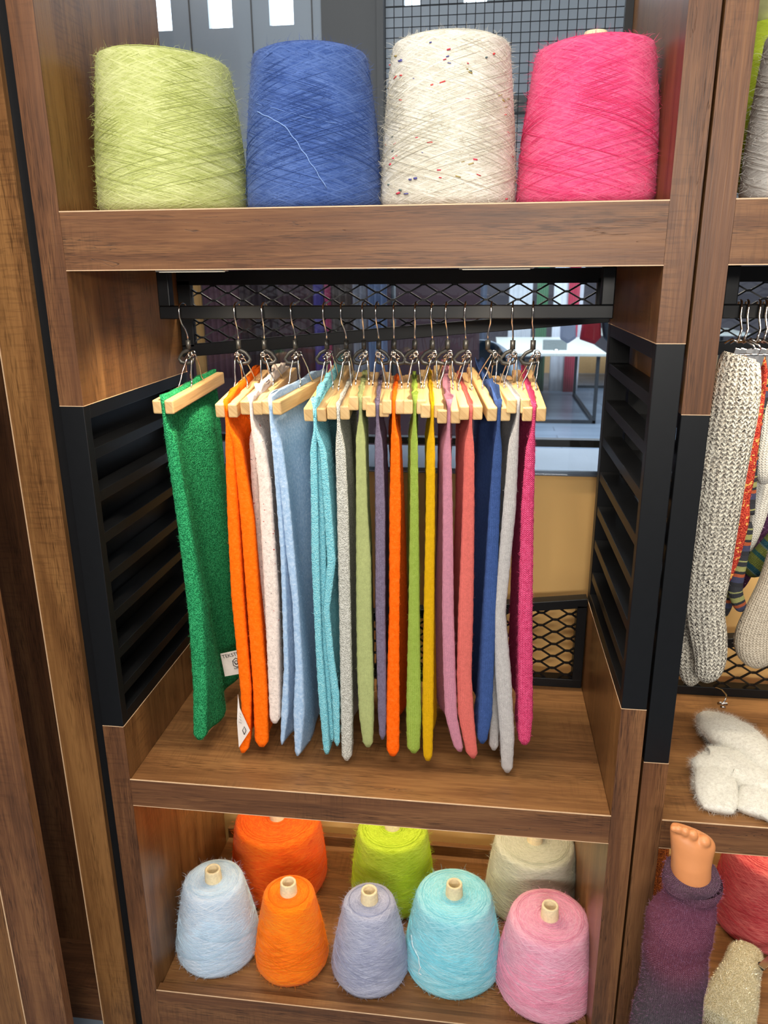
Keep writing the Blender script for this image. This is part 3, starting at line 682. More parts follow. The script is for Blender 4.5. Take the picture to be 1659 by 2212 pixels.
def KM(c, kind='felt', **k):
    return [knit('wool_'+kind, c, kind, **k), fibre('wool_fuzz', c, 1.25)]
S = [
 # hook x, sleeve x, pivot x, near, far, yoke side
 dict(h=(393, 406, 414, (350, 865), (464, 803), -1), c=KM((50, 164, 102), 'boucle', hi=(104, 212, 150), dark=(24, 108, 64)), l=[dict(e=[(893, 346, 372), (1126, 378, 408), (1329, 402, 436), (1492, 413, 446), (1600, 415, 446)])], o=dict(hairs=3600, hl=.007, rip=.008, zbf=.70, thin=.5, topw=.006, rise=.002), n='green', lab='emerald green boucle scarf, leftmost on the rail', ),
 dict(h=(511, 515, 514, (487, 873), (562, 798), 1), c=KM((252, 108, 4), 'felt'), l=[dict(e=[(905, 483, 500), (1126, 489, 515), (1288, 497, 526), (1492, 517, 543), (1600, 524, 540), (1625, 512, 535)]), dict(e=[(905, 498, 514), (1126, 517, 549), (1288, 529, 559), (1492, 544, 577), (1615, 549, 581)])], o=dict(hairs=2200, topw=.007, rise=.004), n='orange', lab='bright orange felted scarf doubled in two folds beside the green one'),
 dict(h=(570, 571, 570, (541, 867), (621, 793), 1), c=KM((226, 208, 196), 'felt', flecks=[((190, 80, 70), .70, 150), ((90, 70, 80), .72, 170)]), l=[dict(e=[(880, 534, 552), (1044, 541, 556), (1288, 562, 575), (1560, 583, 592)], dy=.05, depth=.7), dict(e=[(890, 537, 562), (1044, 556, 586), (1288, 568, 601), (1565, 581, 604)])], o=dict(hairs=2600, hl=.007, topw=.009, rise=.008), n='cream', lab='fluffy cream scarf with tiny dark and red flecks, third from left'),
 dict(h=(632, 638, 643, (583, 866), (700, 805), -1), c=KM((160, 186, 214), 'felt', hi=(200, 214, 230), dark=(140, 168, 200)), l=[dict(e=[(900, 580, 596), (1058, 594, 604), (1192, 604, 614), (1300, 608, 618), (1445, 612, 623), (1541, 606, 622), (1608, 605, 612)]), dict(e=[(900, 580, 600), (1058, 604, 622), (1192, 616, 635), (1300, 630, 644), (1445, 636, 653), (1541, 631, 656), (1635, 636, 648)])], o=dict(hairs=1800, topw=.006, rise=.004, zbf=.675, thin=.5), n='pale blue', lab='pale sky blue wide scarf with pointed corners, fourth from left'),
 dict(h=(701, 706, 711, (679, 882), (738, 788), -1), c=KM((138, 202, 210), 'boucle', hi=(196, 232, 236), dark=(108, 178, 192)), l=[dict(e=[(905, 668, 682), (1103, 671, 688), (1215, 672, 690), (1393, 680, 695), (1504, 686, 704), (1630, 698, 712)]), dict(e=[(905, 674, 690), (1103, 686, 702), (1215, 688, 704), (1393, 694, 710), (1504, 700, 716), (1600, 712, 722)], dy=.012), dict(e=[(905, 684, 698), (1103, 699, 716), (1215, 706, 725), (1320, 698, 712), (1420, 706, 722), (1504, 716, 734), (1610, 722, 734)])], o=dict(hairs=2400, hl=.008, topw=.009, rise=.008, rip=.006), n='turquoise', lab='turquoise boucle scarf in three wavy folds'),
 dict(h=(739, 748, 750, (730, 877), (765, 804), -1), c=KM((202, 200, 190), 'boucle', hi=(244, 242, 232), dark=(164, 162, 152)), l=[dict(e=[(905, 722, 743), (1103, 727, 754), (1326, 731, 758), (1549, 734, 761), (1645, 737, 759)])], o=dict(hairs=1000, hl=.004), n='silver', lab='silvery grey glittering scarf hanging right of the turquoise one'),
 dict(h=(785, 786, 789, (778, 856), (789, 803), -1), c=KM((192, 200, 132), 'knit', w=.003), l=[dict(e=[(905, 768, 788), (1103, 769, 795), (1215, 769, 803), (1326, 769, 804), (1460, 770, 808), (1549, 774, 808), (1615, 784, 805)])], o=dict(hairs=1800, rip=.003, topw=.006), n='pale green', lab='pale sage lime scarf between the silver and mauve ones'),
 dict(h=(814, 818, 817, (815, 871), (824, 803), 1), c=KM((128, 116, 138), 'knit', w=.003, hi=(164, 152, 180), dark=(104, 88, 108)), l=[dict(e=[(905, 810, 826), (1103, 811, 833), (1326, 810, 832), (1549, 816, 834), (1600, 820, 832)])], o=dict(hairs=1200), n='mauve', lab='greyish mauve scarf next to the orange one in the middle'),
 dict(h=(852, 851, 850, (850, 864), (858, 811), 1), c=KM((250, 98, 4), 'felt'), l=[dict(e=[(905, 844, 861), (1103, 840, 866), (1326, 841, 864), (1549, 834, 864), (1632, 834, 862)])], o=dict(hairs=1600, rip=.006, fx=.015, topw=.005), n='orange2', lab='single-fold bright orange scarf in the middle of the rail'),
 dict(h=(898, 896, 898, (896, 864), (895, 809), -1), c=KM((162, 188, 74), 'knit', w=.0034, hi=(186, 206, 104)), l=[dict(e=[(905, 887, 902), (1103, 885, 904), (1326, 881, 906), (1549, 877, 911), (1628, 880, 908)])], o=dict(hairs=2200, topw=.006, rise=.003), n='lime', lab='lime green knitted scarf left of the yellow one'),
 dict(h=(933, 934, 938, (934, 873), (927, 798), -1), c=KM((242, 184, 6), 'knit', w=.003), l=[dict(e=[(905, 921, 939), (1103, 919, 939), (1326, 915, 938), (1549, 912, 937), (1642, 914, 934)])], o=dict(hairs=1200, fx=.02, rip=.004), n='yellow', lab='mustard yellow scarf between the lime and pink ones'),
 dict(h=(964, 967, 972, (970, 886), (958, 788), -1), c=KM((218, 146, 166), 'knit', w=.003), l=[dict(e=[(905, 957, 974), (1103, 956, 978), (1326, 954, 980), (1460, 957, 985), (1549, 962, 989), (1625, 984, 1004)])], o=dict(hairs=1600, rip=.006, fx=-.012, topw=.008, rise=.008), n='pink', lab='dusty pink scarf with a flared lower corner'),
 dict(h=(1005, 1006, 1012, (1018, 877), (989, 804), -1), c=KM((244, 120, 110), 'knit', w=.0032), l=[dict(e=[(905, 1004, 1025), (1103, 998, 1025), (1326, 989, 1023), (1460, 987, 1020), (1549, 990, 1026), (1638, 1010, 1034)])], o=dict(hairs=1600, rip=.006, fx=.012), n='coral', lab='coral pink scarf left of the royal blue one'),
 dict(h=(1061, 1054, 1069, (1079, 880), (1030, 792), 1), c=KM((60, 88, 144), 'knit', w=.0034, hi=(84, 110, 178)), l=[dict(e=[(905, 1071, 1087), (1103, 1056, 1081), (1326, 1045, 1074), (1549, 1035, 1065), (1605, 1032, 1052)])], o=dict(hairs=1600, topw=.009, rise=.009), n='royal', lab='royal blue scarf bulging above its clamp'),
 dict(h=(1107, 1108, 1110, (1121, 862), (1082, 811), -1), c=KM((206, 200, 196), 'knit', w=.003, hi=(230, 226, 222), dark=(174, 168, 166)), l=[dict(e=[(905, 1103, 1123), (1103, 1086, 1115), (1326, 1067, 1093), (1460, 1070, 1106), (1594, 1080, 1113), (1668, 1084, 1108)]), dict(e=[(950, 1104, 1112), (1326, 1072, 1085), (1500, 1064, 1080), (1620, 1056, 1078)], dy=.03, depth=.8)], o=dict(hairs=1600, fx=.02, rip=.005), n='light grey', lab='light grey scarf hanging lowest, between royal blue and hot pink'),
 dict(h=(1151, 1152, 1161, (1155, 880), (1128, 798), -1), c=KM((230, 78, 126), 'knit', w=.0046, hi=(246, 108, 150), dark=(160, 22, 66)), l=[dict(e=[(905, 1140, 1158), (1103, 1126, 1154), (1326, 1121, 1152), (1549, 1120, 1153), (1608, 1120, 1146)])], o=dict(hairs=2600, hl=.008, rip=.004, topw=.005, rise=.003), n='hot pink', lab='hot pink chunky knitted scarf, rightmost on the rail'),
]
hn = ['leftmost wooden clamp hanger gripping the emerald green scarf', 'wooden clamp hanger gripping the two-fold orange scarf', 'wooden clamp hanger gripping the fluffy cream scarf', 'wooden clamp hanger gripping the wide pale blue scarf',
      'wooden clamp hanger gripping the turquoise boucle scarf', 'wooden clamp hanger gripping the silvery grey scarf', 'wooden clamp hanger gripping the pale sage lime scarf', 'wooden clamp hanger gripping the mauve scarf',
      'wooden clamp hanger gripping the single-fold orange scarf', 'wooden clamp hanger gripping the lime green scarf', 'wooden clamp hanger gripping the mustard yellow scarf', 'wooden clamp hanger gripping the dusty pink scarf',
      'wooden clamp hanger gripping the coral scarf', 'wooden clamp hanger gripping the royal blue scarf, turned widest', 'wooden clamp hanger gripping the light grey scarf', 'rightmost wooden clamp hanger gripping the hot pink scarf']
scarves = []
for k, q in enumerate(S):
    hx, sx, px_, N, F, side = q['h']
    r = hanger((hx, sx, px_, N, F, side, '', hn[k]))
    scarves.append(scarf(('scarf', q['c'], q['l'], q['o'], q['lab']), *r))

# paper tags
M['paper'] = plain('tag_paper', (226, 214, 204), .7); M['ink'] = plain('tag_ink', (40, 36, 38), .7); M['kraft'] = plain('kraft_tag', (206, 172, 128), .7)
def quad_tag(name, P4, mat, thick=.0006):
    # four corners in order; thin card with real thickness
    P4 = [Vector(p) for p in P4]; nrm = (P4[1]-P4[0]).cross(P4[3]-P4[0]).normalized()*thick
    mb = MB(); b = 0; mb.v = [tuple(p) for p in P4]+[tuple(p+nrm) for p in P4]
    for f in ((0, 1, 2, 3), (7, 6, 5, 4), (0, 4, 5, 1), (1, 5, 6, 2), (2, 6, 7, 3), (3, 7, 4, 0)): mb.face(list(f))
    return mb.build(name, mat)
def text(body, loc, xdir, updir, size, mat, parent):
    cu = bpy.data.curves.new('lettering', 'FONT'); cu.body = body; cu.size = size; cu.extrude = .0001
    to = bpy.data.objects.new('lettering', cu); col.objects.link(to)
    dg = bpy.context.evaluated_depsgraph_get(); me = bpy.data.meshes.new_from_object(to.evaluated_get(dg)); bpy.data.objects.remove(to)
    o = bpy.data.objects.new('lettering', me); col.objects.link(o); me.materials.clear(); me.materials.append(mat)
    X = Vector(xdir).normalized(); U = (Vector(updir)-X*Vector(updir).dot(X)).normalized(); Z = X.cross(U)
    mm = Matrix.Identity(4)
    for i in range(3): mm[i][0], mm[i][1], mm[i][2], mm[i][3] = X[i], U[i], Z[i], loc[i]
    o.matrix_world = mm
    if parent is not None: o.parent = parent; o.matrix_parent_inverse = parent.matrix_basis.inverted()
    return o
# label hanging behind the green scarf
yt = .20
c4 = [at(476, 1412, y=yt), at(532, 1400, y=yt), at(536, 1452, y=yt), at(486, 1461, y=yt)]
tg = quad_tag('paper_tag', [c4[3], c4[2], c4[1], c4[0]], M['paper']); attach(tg, scarves[0]); tg['label'] = 'printed white paper tag'
xd = c4[1]-c4[0]; ud = c4[0]-c4[3]; fr = np.array([0, -.0012, 0])
text('TEKSTE', c4[0]+xd*.06-ud*.22+fr, xd, ud, .0115, M['ink'], tg)
text('KARS', c4[3]+xd*.42+ud*.22+fr, xd, ud, .0055, M['ink'], tg)
mb = MB(); cc = (c4[0]+c4[1]+c4[2]+c4[3])/4+fr+xd*.06
X_ = Vector(xd).normalized(); U_ = Vector(ud).normalized()
hexp = [Vector(cc)+X_*.0085*math.cos(a)+U_*.0105*math.sin(a) for a in np.linspace(PI/2, PI/2+2*PI, 7)]
mb.tube(hexp, .0008, 5); mb.tube([Vector(cc)+X_*.0035*math.cos(a)+U_*.0045*math.sin(a) for a in np.linspace(0, 2*PI, 13)], .0007, 5)
mb.tube([hexp[1], Vector(cc)-U_*.004, hexp[5]], .0006, 5)
e = mb.build('emblem', M['ink'], None); attach(e, tg)
yt = .078
c4 = [at(514, 1500, y=yt), at(518, 1530, y=yt), at(540, 1578, y=yt-.004), at(516, 1615, y=yt), at(512, 1560, y=yt)]
mb = MB(); mb.v = [tuple(p) for p in c4]+[tuple(p+np.array([0, .0006, 0])) for p in c4]
mb.face([4, 3, 2, 1, 0]); mb.face([5, 6, 7, 8, 9])
for i in range(5): mb.face([i, (i+1) % 5, 5+(i+1) % 5, 5+i])
tg = mb.build('paper_tag', M['paper']); attach(tg, scarves[1]); tg['label'] = 'curled white paper tag'
p0 = Vector(at(525, 1578, y=yt-.005))
mb = MB(); mb.tube([p0+Vector((.002, 0, -.009)), p0+Vector((.006, 0, 0)), p0+Vector((.003, 0, .009)), p0+Vector((-.001, 0, 0)), p0+Vector((.002, 0, -.009))], .0007, 5)
for k in range(4): mb.tube([p0+Vector((-.007+k*.001, 0, .018+k*.007)), p0+Vector((-.002, 0, .016+k*.006))], .0003, 4)
e = mb.build('emblem', M['ink'], None); attach(e, tg)
c4 = [at(447, 1578, y=.12), at(476, 1545, y=.2), at(478, 1550, y=.2), at(447, 1586, y=.12)]
tg = quad_tag('paper_tag', [c4[3], c4[2], c4[1], c4[0]], M['kraft']); attach(tg, scarves[0]); tg['label'] = 'kraft card tag'

# ------------------------------------------------------------------ right-hand bay: socks
def limb(mb, P, mat=0, flat=.5, n=20, ydir=(0, 1, 0), sub=5, wav=0):
    # P: list of (x, y, z, halfwidth, halfdepth); smooth path
    P = np.array(P, float); K = len(P)
    t = np.arange(K); tt = np.linspace(0, K-1, (K-1)*sub+1)
    def cr(c):
        out = []
        for q in tt:
            i = min(int(q), K-2); f_ = q-i; p0, p1, p2, p3 = c[max(i-1, 0)], c[i], c[i+1], c[min(i+2, K-1)]
            out.append(.5*(2*p1+(p2-p0)*f_+(2*p0-5*p1+4*p2-p3)*f_**2+(3*p1-p0-3*p2+p3)*f_**3))
        return np.array(out)
    Q = np.stack([cr(P[:, i]) for i in range(5)], 1); Q[:, 3] = np.maximum(Q[:, 3], .0012); Q[:, 4] = np.maximum(Q[:, 4], .001)
    R = []; yd = Vector(ydir)
    for i in range(len(Q)):
        a = Vector(Q[max(i-1, 0), :3]); b = Vector(Q[min(i+1, len(Q)-1), :3]); d = (b-a).normalized()
        s = d.cross(yd).normalized(); dd = s.cross(d)
        c = Vector(Q[i, :3]); w_, h_ = Q[i, 3], Q[i, 4]
        ring = []
        for k in range(n):
            an = 2*PI*k/n; ca, sa = math.cos(an), math.sin(an)
            ww = 1+wav*math.sin(3*an+i*.35)
            ring.append(c+s*w_*ca*ww+dd*h_*math.copysign(abs(sa)**.8, sa)*ww)
        R.append(ring)
    mb.rings(R, True, True, True, mat, True)
def pxlimb(pts, y, hd):
    out = []
    for p in pts:
        px, py, hw = p[:3]; yy = y+(p[3] if len(p) > 3 else 0); q = at(px, py, y=yy); dist = (q-CAM) @ CM[2]
        hh = hw*dist/FPX; out.append((q[0], q[1], q[2], hh, min(hd, hh*.9)))
    return out
GS = 'knitted socks hanging in the right-hand bay'
def sock(paths, mats, label, hairs=900, hl=.004, wav=.03, name='sock', group=GS, cat='sock', tang=.4):
    mb = MB()
    for pts, y, hd in paths: limb(mb, pxlimb(pts, y, hd), 0, wav=wav)
    nf = len(mb.f)
    if hairs: mb.hairs(hairs, hl, .0004, 1, tang, (0, nf), .7)
    o = mb.build(name, mats); tag(o, label, cat, group); return o
tweed = [knit('tweed_wool', (200, 194, 178), 'rib', w=.0095, hi=(234, 228, 212), dark=(120, 112, 102), bumpd=.0032, flecks=[((70, 64, 60), .585, 520), ((226, 218, 198), .60, 210), ((44, 40, 40), .64, 260), ((90, 84, 78), .60, 760)]), fibre('tweed_fuzz', (196, 186, 166))]
sock([([(1572, 800, 26), (1556, 900, 34), (1535, 1050, 38), (1520, 1180, 36), (1505, 1290, 32), (1497, 1360, 32), (1494, 1420, 30), (1492, 1462, 22), (1491, 1479, 8)], .165, .016)], tweed, 'cream and black speckled long sock, behind its twin at the right bay\'s left side', 700)
sock([([(1600, 768, 34), (1594, 790, 44), (1588, 870, 50), (1566, 1000, 50), (1546, 1130, 47), (1530, 1240, 44), (1524, 1310, 40), (1530, 1370, 39), (1533, 1420, 34), (1526, 1455, 26), (1522, 1471, 10)], .125, .018)], tweed, 'cream and black speckled long sock, nearest one hanging beside the black frame', 900)
rust = [knit('coral_melange', (206, 78, 56), 'boucle', hi=(240, 150, 100), dark=(150, 40, 36), flecks=[((236, 170, 90), .6, 120)]), fibre('coral_fuzz', (220, 90, 60))]
sock([([(1632, 770, 18), (1640, 800, 16), (1634, 880, 14), (1622, 960, 16), (1612, 1030, 16), (1604, 1080, 14), (1600, 1120, 17), (1590, 1180, 14), (1574, 1240, 9), (1566, 1262, 4)], .19, .014)], rust, 'coral red melange sock hanging behind the speckled pair', 600)
stp = (.062, [(0, (70, 72, 78)), (.16, (198, 200, 130)), (.20, (66, 68, 72)), (.34, (190, 190, 120)), (.50, (60, 62, 66)), (.58, (214, 110, 66)), (.68, (84, 88, 120)), (.86, (62, 64, 68))])
strip = [knit('striped_wool', (80, 80, 84), 'knit', w=.003, stripes=stp), fibre('stripe_fuzz', (90, 90, 92))]
sock([([(1662, 790, 12), (1652, 840, 12), (1641, 880, 12), (1632, 930, 12), (1625, 990, 12), (1620, 1060, 12), (1617, 1110, 12)], .23, .010)], strip, 'grey, green and orange striped sock leg between the coral and white socks', 300)
sock([([(1616, 1128, 8), (1612, 1145, 13), (1603, 1190, 14), (1594, 1235, 15), (1588, 1275, 15), (1598, 1308, 13), (1606, 1318, 5)], .21, .012)], strip, 'grey, green and orange striped sock foot with green toe', 300)
sock([([(1574, 1255, 8), (1572, 1285, 13), (1568, 1312, 11), (1566, 1330, 5)], .25, .010)], strip, 'striped sock toe peeping out below the coral sock', 150)
wht = [knit('white_wool', (206, 202, 192), 'rib', w=.006, hi=(228, 224, 214), dark=(180, 176, 166)), fibre('white_fuzz', (222, 218, 208))]
sock([([(1672, 780, 16), (1664, 860, 18), (1660, 940, 22), (1652, 990, 22), (1650, 1025, 18), (1650, 1044, 8)], .25, .016)], wht, 'white sock with a rounded toe right of the striped leg', 300)
sock([([(1660, 1000, 30), (1645, 1060, 24), (1636, 1120, 16), (1624, 1170, 10), (1618, 1190, 5)], .30, .016)], wht, 'white sock hanging behind, tapering down beside the purple sock', 300)
pur = [knit('purple_glitter', (58, 30, 56), 'felt', hi=(110, 70, 106), dark=(40, 18, 40), flecks=[((220, 200, 220), .70, 330)]), fibre('purple_fuzz', (70, 36, 66))]
sock([([(1690, 1040, 44), (1660, 1110, 40), (1640, 1170, 34), (1618, 1215, 20), (1604, 1258, 10), (1600, 1272, 4)], .32, .02)], pur, 'dark purple glittery sock crossing behind the others', 400)
teal = [knit('teal_green_wool', (70, 100, 60), 'knit', w=.004, stripes=(.05, [(0, (96, 104, 40)), (.35, (20, 70, 84)), (.55, (90, 112, 110)), (.6, (100, 108, 44)), (.85, (24, 72, 70))])), fibre('teal_fuzz', (70, 100, 80))]
sock([([(1690, 1170, 34), (1662, 1195, 30), (1640, 1215, 28), (1622, 1232, 20), (1612, 1240, 8)], .27, .02)], teal, 'olive and teal striped sock toe under the purple sock', 300)
crm = [knit('cream_rib', (188, 176, 156), 'rib', w=.006, hi=(214, 202, 182), dark=(150, 138, 120), flecks=[((40, 36, 40), .70, 160)]), fibre('cream_fuzz', (200, 188, 168))]
sock([([(1690, 1190, 26), (1668, 1260, 28), (1646, 1320, 34), (1634, 1370, 42), (1634, 1405, 42), (1642, 1428, 26), (1646, 1438, 10)], .20, .024)], crm, 'cream ribbed sock with sparse dark flecks, lowest of the hanging ones', 500)

# chrome clip hangers in the right bay
for i, (hx, bx, bz) in enumerate(((1596, 1600, 755), (1611, 1612, 765), (1636, 1640, 770), (1650, 1655, 775))):
    hk = Vector(at(hx, 655, y=RY)); lo = Vector(at(bx-6, 740, y=.18))
    labs = ['chrome clip hanger holding the speckled socks, leftmost in the right bay', 'chrome clip hanger second from left in the right bay', 'chrome clip hanger above the coral sock', 'chrome clip hanger nearest the photo\'s right edge']
    root = thing('clip_hanger', tuple(hk), labs[i], 'hanger', 'chrome clip hangers in the right bay')
    mb = MB(); top = 1.5325
    mb.tube([lo, lo.lerp(Vector((hk.x, .1985, top-.02)), .5)+Vector((.004, 0, 0)), Vector((hk.x, .1985, top-.02)), Vector((hk.x, .1985, top-.006)), Vector((hk.x+.001, .203, top+.003)), Vector((hk.x+.003, .215, top+.0055)), Vector((hk.x+.004, .227, top+.003)), Vector((hk.x+.004, .2315, top-.006)), Vector((hk.x+.004, .233, top-.02))], .002, 8)
    mb.tube([lo, lo+Vector((.01, -.004, .004)), lo+Vector((.022, -.01, -.004)), lo+Vector((.028, -.012, -.014))], .0018, 8)
    mb.tube([lo, lo+Vector((-.008, .004, .006)), lo+Vector((-.018, .01, -.002))], .0018, 8)
    mb.build('hook', M['chrome'], root)
    cb = MB()
    for sg_ in (-1, 1):
        a = lo+Vector((.012 if sg_ > 0 else -.004, -.02, -.008)); cb.obox(a, a+Vector((sg_*.010, -.004, -.040)), .010, .0018, (0, 1, 0))
    cb.tube([lo+Vector((-.002, -.02, -.018)), lo+Vector((.018, -.02, -.018))], .003, 8)
    cb.build('clip', M['chrome'], root, .0006)

# angora socks on the middle shelf of the right unit
M['angora'] = knit('angora_white', (216, 212, 200), 'felt', hi=(234, 232, 222), dark=(196, 190, 178)); M['angora_f'] = fibre('angora_fuzz', (222, 220, 210), 1.1)
def flat_sock(P, label, hairs=9000, hl=.012, name='sock', mats=None, group='white angora socks lying on the shelf', width=.00032):
    mb = MB()
    for path in P: limb(mb, path, 0, ydir=(0, 0, 1), n=22)
    for i, v in enumerate(mb.v): mb.v[i] = (v[0], v[1], max(v[2], mb_floor[0]))
    nf = len(mb.f); mb.hairs(int(hairs*1.8), hl, width*.85, 1, .5, (0, nf), .5)
    for i, v in enumerate(mb.v):
        if v[2] < mb_floor[0]: mb.v[i] = (v[0], v[1], mb_floor[0])
    return tag(mb.build(name, mats or [M['angora'], M['angora_f']]), label, 'sock', group)
mb_floor = [ZM1+.0008]
def fl(px, py, z, hw, hh): q = at(px, py, z=z); dist = (q-CAM) @ CM[2]; return (q[0], q[1], z, hw*dist/FPX, hh)
zz = ZM1+.022
flat_sock([[fl(1520, 1640, zz, 26, .012), fl(1530, 1648, zz, 44, .018), fl(1556, 1650, zz, 54, .020), fl(1600, 1660, zz, 58, .022), fl(1650, 1690, zz, 48, .022), fl(1700, 1710, zz, 44, .02)],
           [fl(1550, 1640, zz-.004, 36, .016), fl(1546, 1690, zz-.004, 44, .017), fl(1550, 1728, zz-.008, 42, .012), fl(1552, 1750, zz-.010, 30, .008)]], 'fluffy white angora sock folded at the front of the right middle shelf', 9000, name='folded_sock')
flat_sock([[fl(1518, 1545, zz, 18, .010), fl(1538, 1560, zz, 36, .020), fl(1580, 1588, zz+.006, 52, .026), fl(1625, 1624, zz+.008, 44, .028), (*at(1665, 1665, z=zz+.006)[:2], zz+.006, .034, .024), (*at(1705, 1690, z=zz)[:2], zz, .026, .018)]],
          'fluffy white angora sock lying on top with its toe towards the back', 4200, name='folded_sock')
flat_sock([[fl(1640, 1700, zz-.004, 34, .016), fl(1636, 1730, zz-.006, 40, .014), fl(1632, 1758, zz-.010, 36, .009)],
           [fl(1690, 1690, zz-.004, 34, .016), fl(1690, 1740, zz-.006, 44, .014), fl(1685, 1776, zz-.010, 40, .009)]], 'ribbed cuffs of a white angora sock at the shelf\'s front edge', 3000, name='folded_sock')
r = thing('clip_hanger', tuple(at(1560, 1515, z=.70)), 'chrome clip hanger lying behind the white angora socks', 'hanger')
mb = MB(); mb.tube([at(1521, 1489, z=.672), at(1535, 1487, z=.674), at(1548, 1486, z=.682), at(1560, 1491, z=.69), at(1569, 1502, z=.694), at(1567, 1512, z=.69), at(1561, 1520, z=.684)], .0019, 8); mb.build('hook', M['chrome'], r)
mb = MB(); a = Vector(at(1550, 1519, z=.684)); b = Vector(at(1571, 1521, z=.684)); mb.tube([a, b], .0034, 8); mb.tube([a, a+Vector((.004, -.006, .006)), a.lerp(b, .5), b+Vector((-.003, -.006, .006)), b], .0018, 6); mb.tube([a+Vector((.005, -.004, -.006)), b+Vector((-.004, -.004, -.006))], .0026, 8); mb.build('clip', M['chrome'], r)

# mannequin foot with a leg warmer, in front of the right unit
YL = -.10
M['skin'] = plain('tan_mannequin_plastic', (206, 134, 82), .42, noise_amt=.03)
mb = MB()
def gp(px, py, dy=0): return at(px, py, y=YL+dy)
px2m = (gp(1500, 1850)-CAM) @ CM[2]/FPX
def pl(px, py, hw, hd, dy=0): q = gp(px, py, dy); return (q[0], q[1], q[2], hw*px2m, hd)
R = []
rows = [(2440, 1372, 1510, .050, 0, 0), (2212, 1385, 1505, .047, 0, 0), (2080, 1410, 1515, .043, 0, 0), (1985, 1440, 1530, .038, 0, 0), (1930, 1450, 1532, .035, 0, 0), (1905, 1451, 1532, .034, 0, 0), (1880, 1451, 1533, .032, 0, .02),
        (1860, 1452, 1534, .029, 0, .05), (1840, 1451, 1538, .026, .002, .12), (1822, 1449, 1543, .023, .003, .22), (1812, 1448, 1545, .021, .004, .28), (1804, 1448, 1544, .018, .005, .33), (1798, 1451, 1540, .014, .006, .36), (1793, 1458, 1532, .007, .007, .38)]
for (py, xl, xr, hd, yo, k) in rows:
    c = gp((xl+xr)/2, py, yo); hw = (xr-xl)/2*px2m; ring = []
    for q in range(36):
        a = 2*PI*q/36; ca, sa = math.cos(a), math.sin(a)
        ring.append((c[0]+hw*ca, c[1]+hd*math.copysign(abs(sa)**.85, sa), c[2]-k*hw*ca))
    R.append(ring)
mb.rings(R)
mb.lathe([(.001, -.022), (.011, -.017), (.017, -.006), (.018, .006), (.011, .016), (.001, .020)], tuple(gp(1519, 1886, .026)), 18)
for (tx, ty, tr, tl) in [(1455, 1790, 8, 8), (1466, 1792, 8.5, 10), (1480, 1797, 9.5, 12), (1497, 1804, 11, 13), (1520, 1817, 15, 14)]:
    c = gp(tx, ty, -.0045 if tr > 14 else -.007); r_ = tr*px2m
    mb.lathe([(.0005, -tl*px2m)]+[(r_*math.sqrt(1-q*q), tl*px2m*q) for q in (-.9, -.6, -.25, .1, .45, .75, .93)]+[(.0005, tl*px2m)], tuple(c), 16)
leg = mb.build('mannequin_leg', M['skin'])
rm = leg.modifiers.new('remesh', 'REMESH'); rm.mode = 'VOXEL'; rm.voxel_size = .0018; rm.use_smooth_shade = True
sm = leg.modifiers.new('smooth', 'SMOOTH'); sm.factor = .5; sm.iterations = 12
tag(leg, 'tan plastic mannequin leg with its foot pointing up, before the right unit', 'mannequin leg')
lw = [knit('purple_mohair', (110, 62, 92), 'knit', w=.0038, bumpd=.002, ramp_z=(2.45, [(0, (112, 78, 98)), (.16, (98, 58, 78)), (.26, (138, 62, 94)), (.52, (130, 52, 78)), (.66, (98, 66, 82)), (.85, (82, 74, 82))])), fibre('purple_mohair_fuzz', (130, 90, 120))]
mb = MB()
limb(mb, [pl(1495, 1903, 57, .042), pl(1494, 1899, 60, .045), pl(1494, 1905, 61, .046), pl(1493, 1914, 58, .045), pl(1491, 1922, 53, .043), pl(1488, 1943, 54, .045), pl(1483, 1965, 60, .048), pl(1470, 1996, 70, .053), pl(1464, 2016, 70, .052), pl(1458, 2039, 67, .052), pl(1459, 2060, 68, .055), pl(1458, 2092, 69, .055), pl(1450, 2124, 67, .054), pl(1445, 2170, 70, .056), pl(1438, 2212, 74, .058), pl(1425, 2330, 78, .06), pl(1420, 2420, 70, .06)], 0, n=40, wav=.02)
nf = len(mb.f); mb.hairs(14000, .006, .0004, 1, .4, (0, nf), .7)
tag(mb.build('leg_warmer', lw), 'purple to grey mohair leg warmer pulled over the mannequin leg', 'leg warmer')

# cream glitter sock lying on the right unit's bottom shelf
mb_floor[0] = ZL+.001; zc = ZL+.028
glit = [knit('glitter_cream', (228, 220, 190), 'boucle', hi=(250, 246, 226), dark=(184, 174, 138), bumpd=.003), plain('glitter_thread', (238, 232, 204), .25, .4)]
flat_sock([[fl(1616, 2048, zc, 24, .016), fl(1612, 2062, zc, 34, .022), fl(1600, 2100, zc, 38, .026), fl(1580, 2160, zc, 52, .028), fl(1556, 2220, zc, 62, .028)]],
          'cream tinsel sock lying on the bottom shelf of the right unit', 9000, .006, 'tinsel_sock', glit, None, .0007)
r = thing('clip_hanger', tuple(at(1650, 2080, z=ZL+.06)), 'chrome and black clip gripping the cream tinsel sock', 'hanger')
mb = MB(); a = Vector(at(1645, 2090, z=ZL+.066)); b = Vector(at(1680, 2058, z=ZL+.07)); mb.obox(a, b, .016, .004); mb.build('clip', M['chrome'], r, .001)
mb = MB(); b = Vector(at(1650, 2094, z=ZL+.062)); a = Vector(at(1640, 2080, z=ZL+.062)); mb.obox(a, b, .007, .008); mb.build('clip_pad', M['plastic'], r, .001)

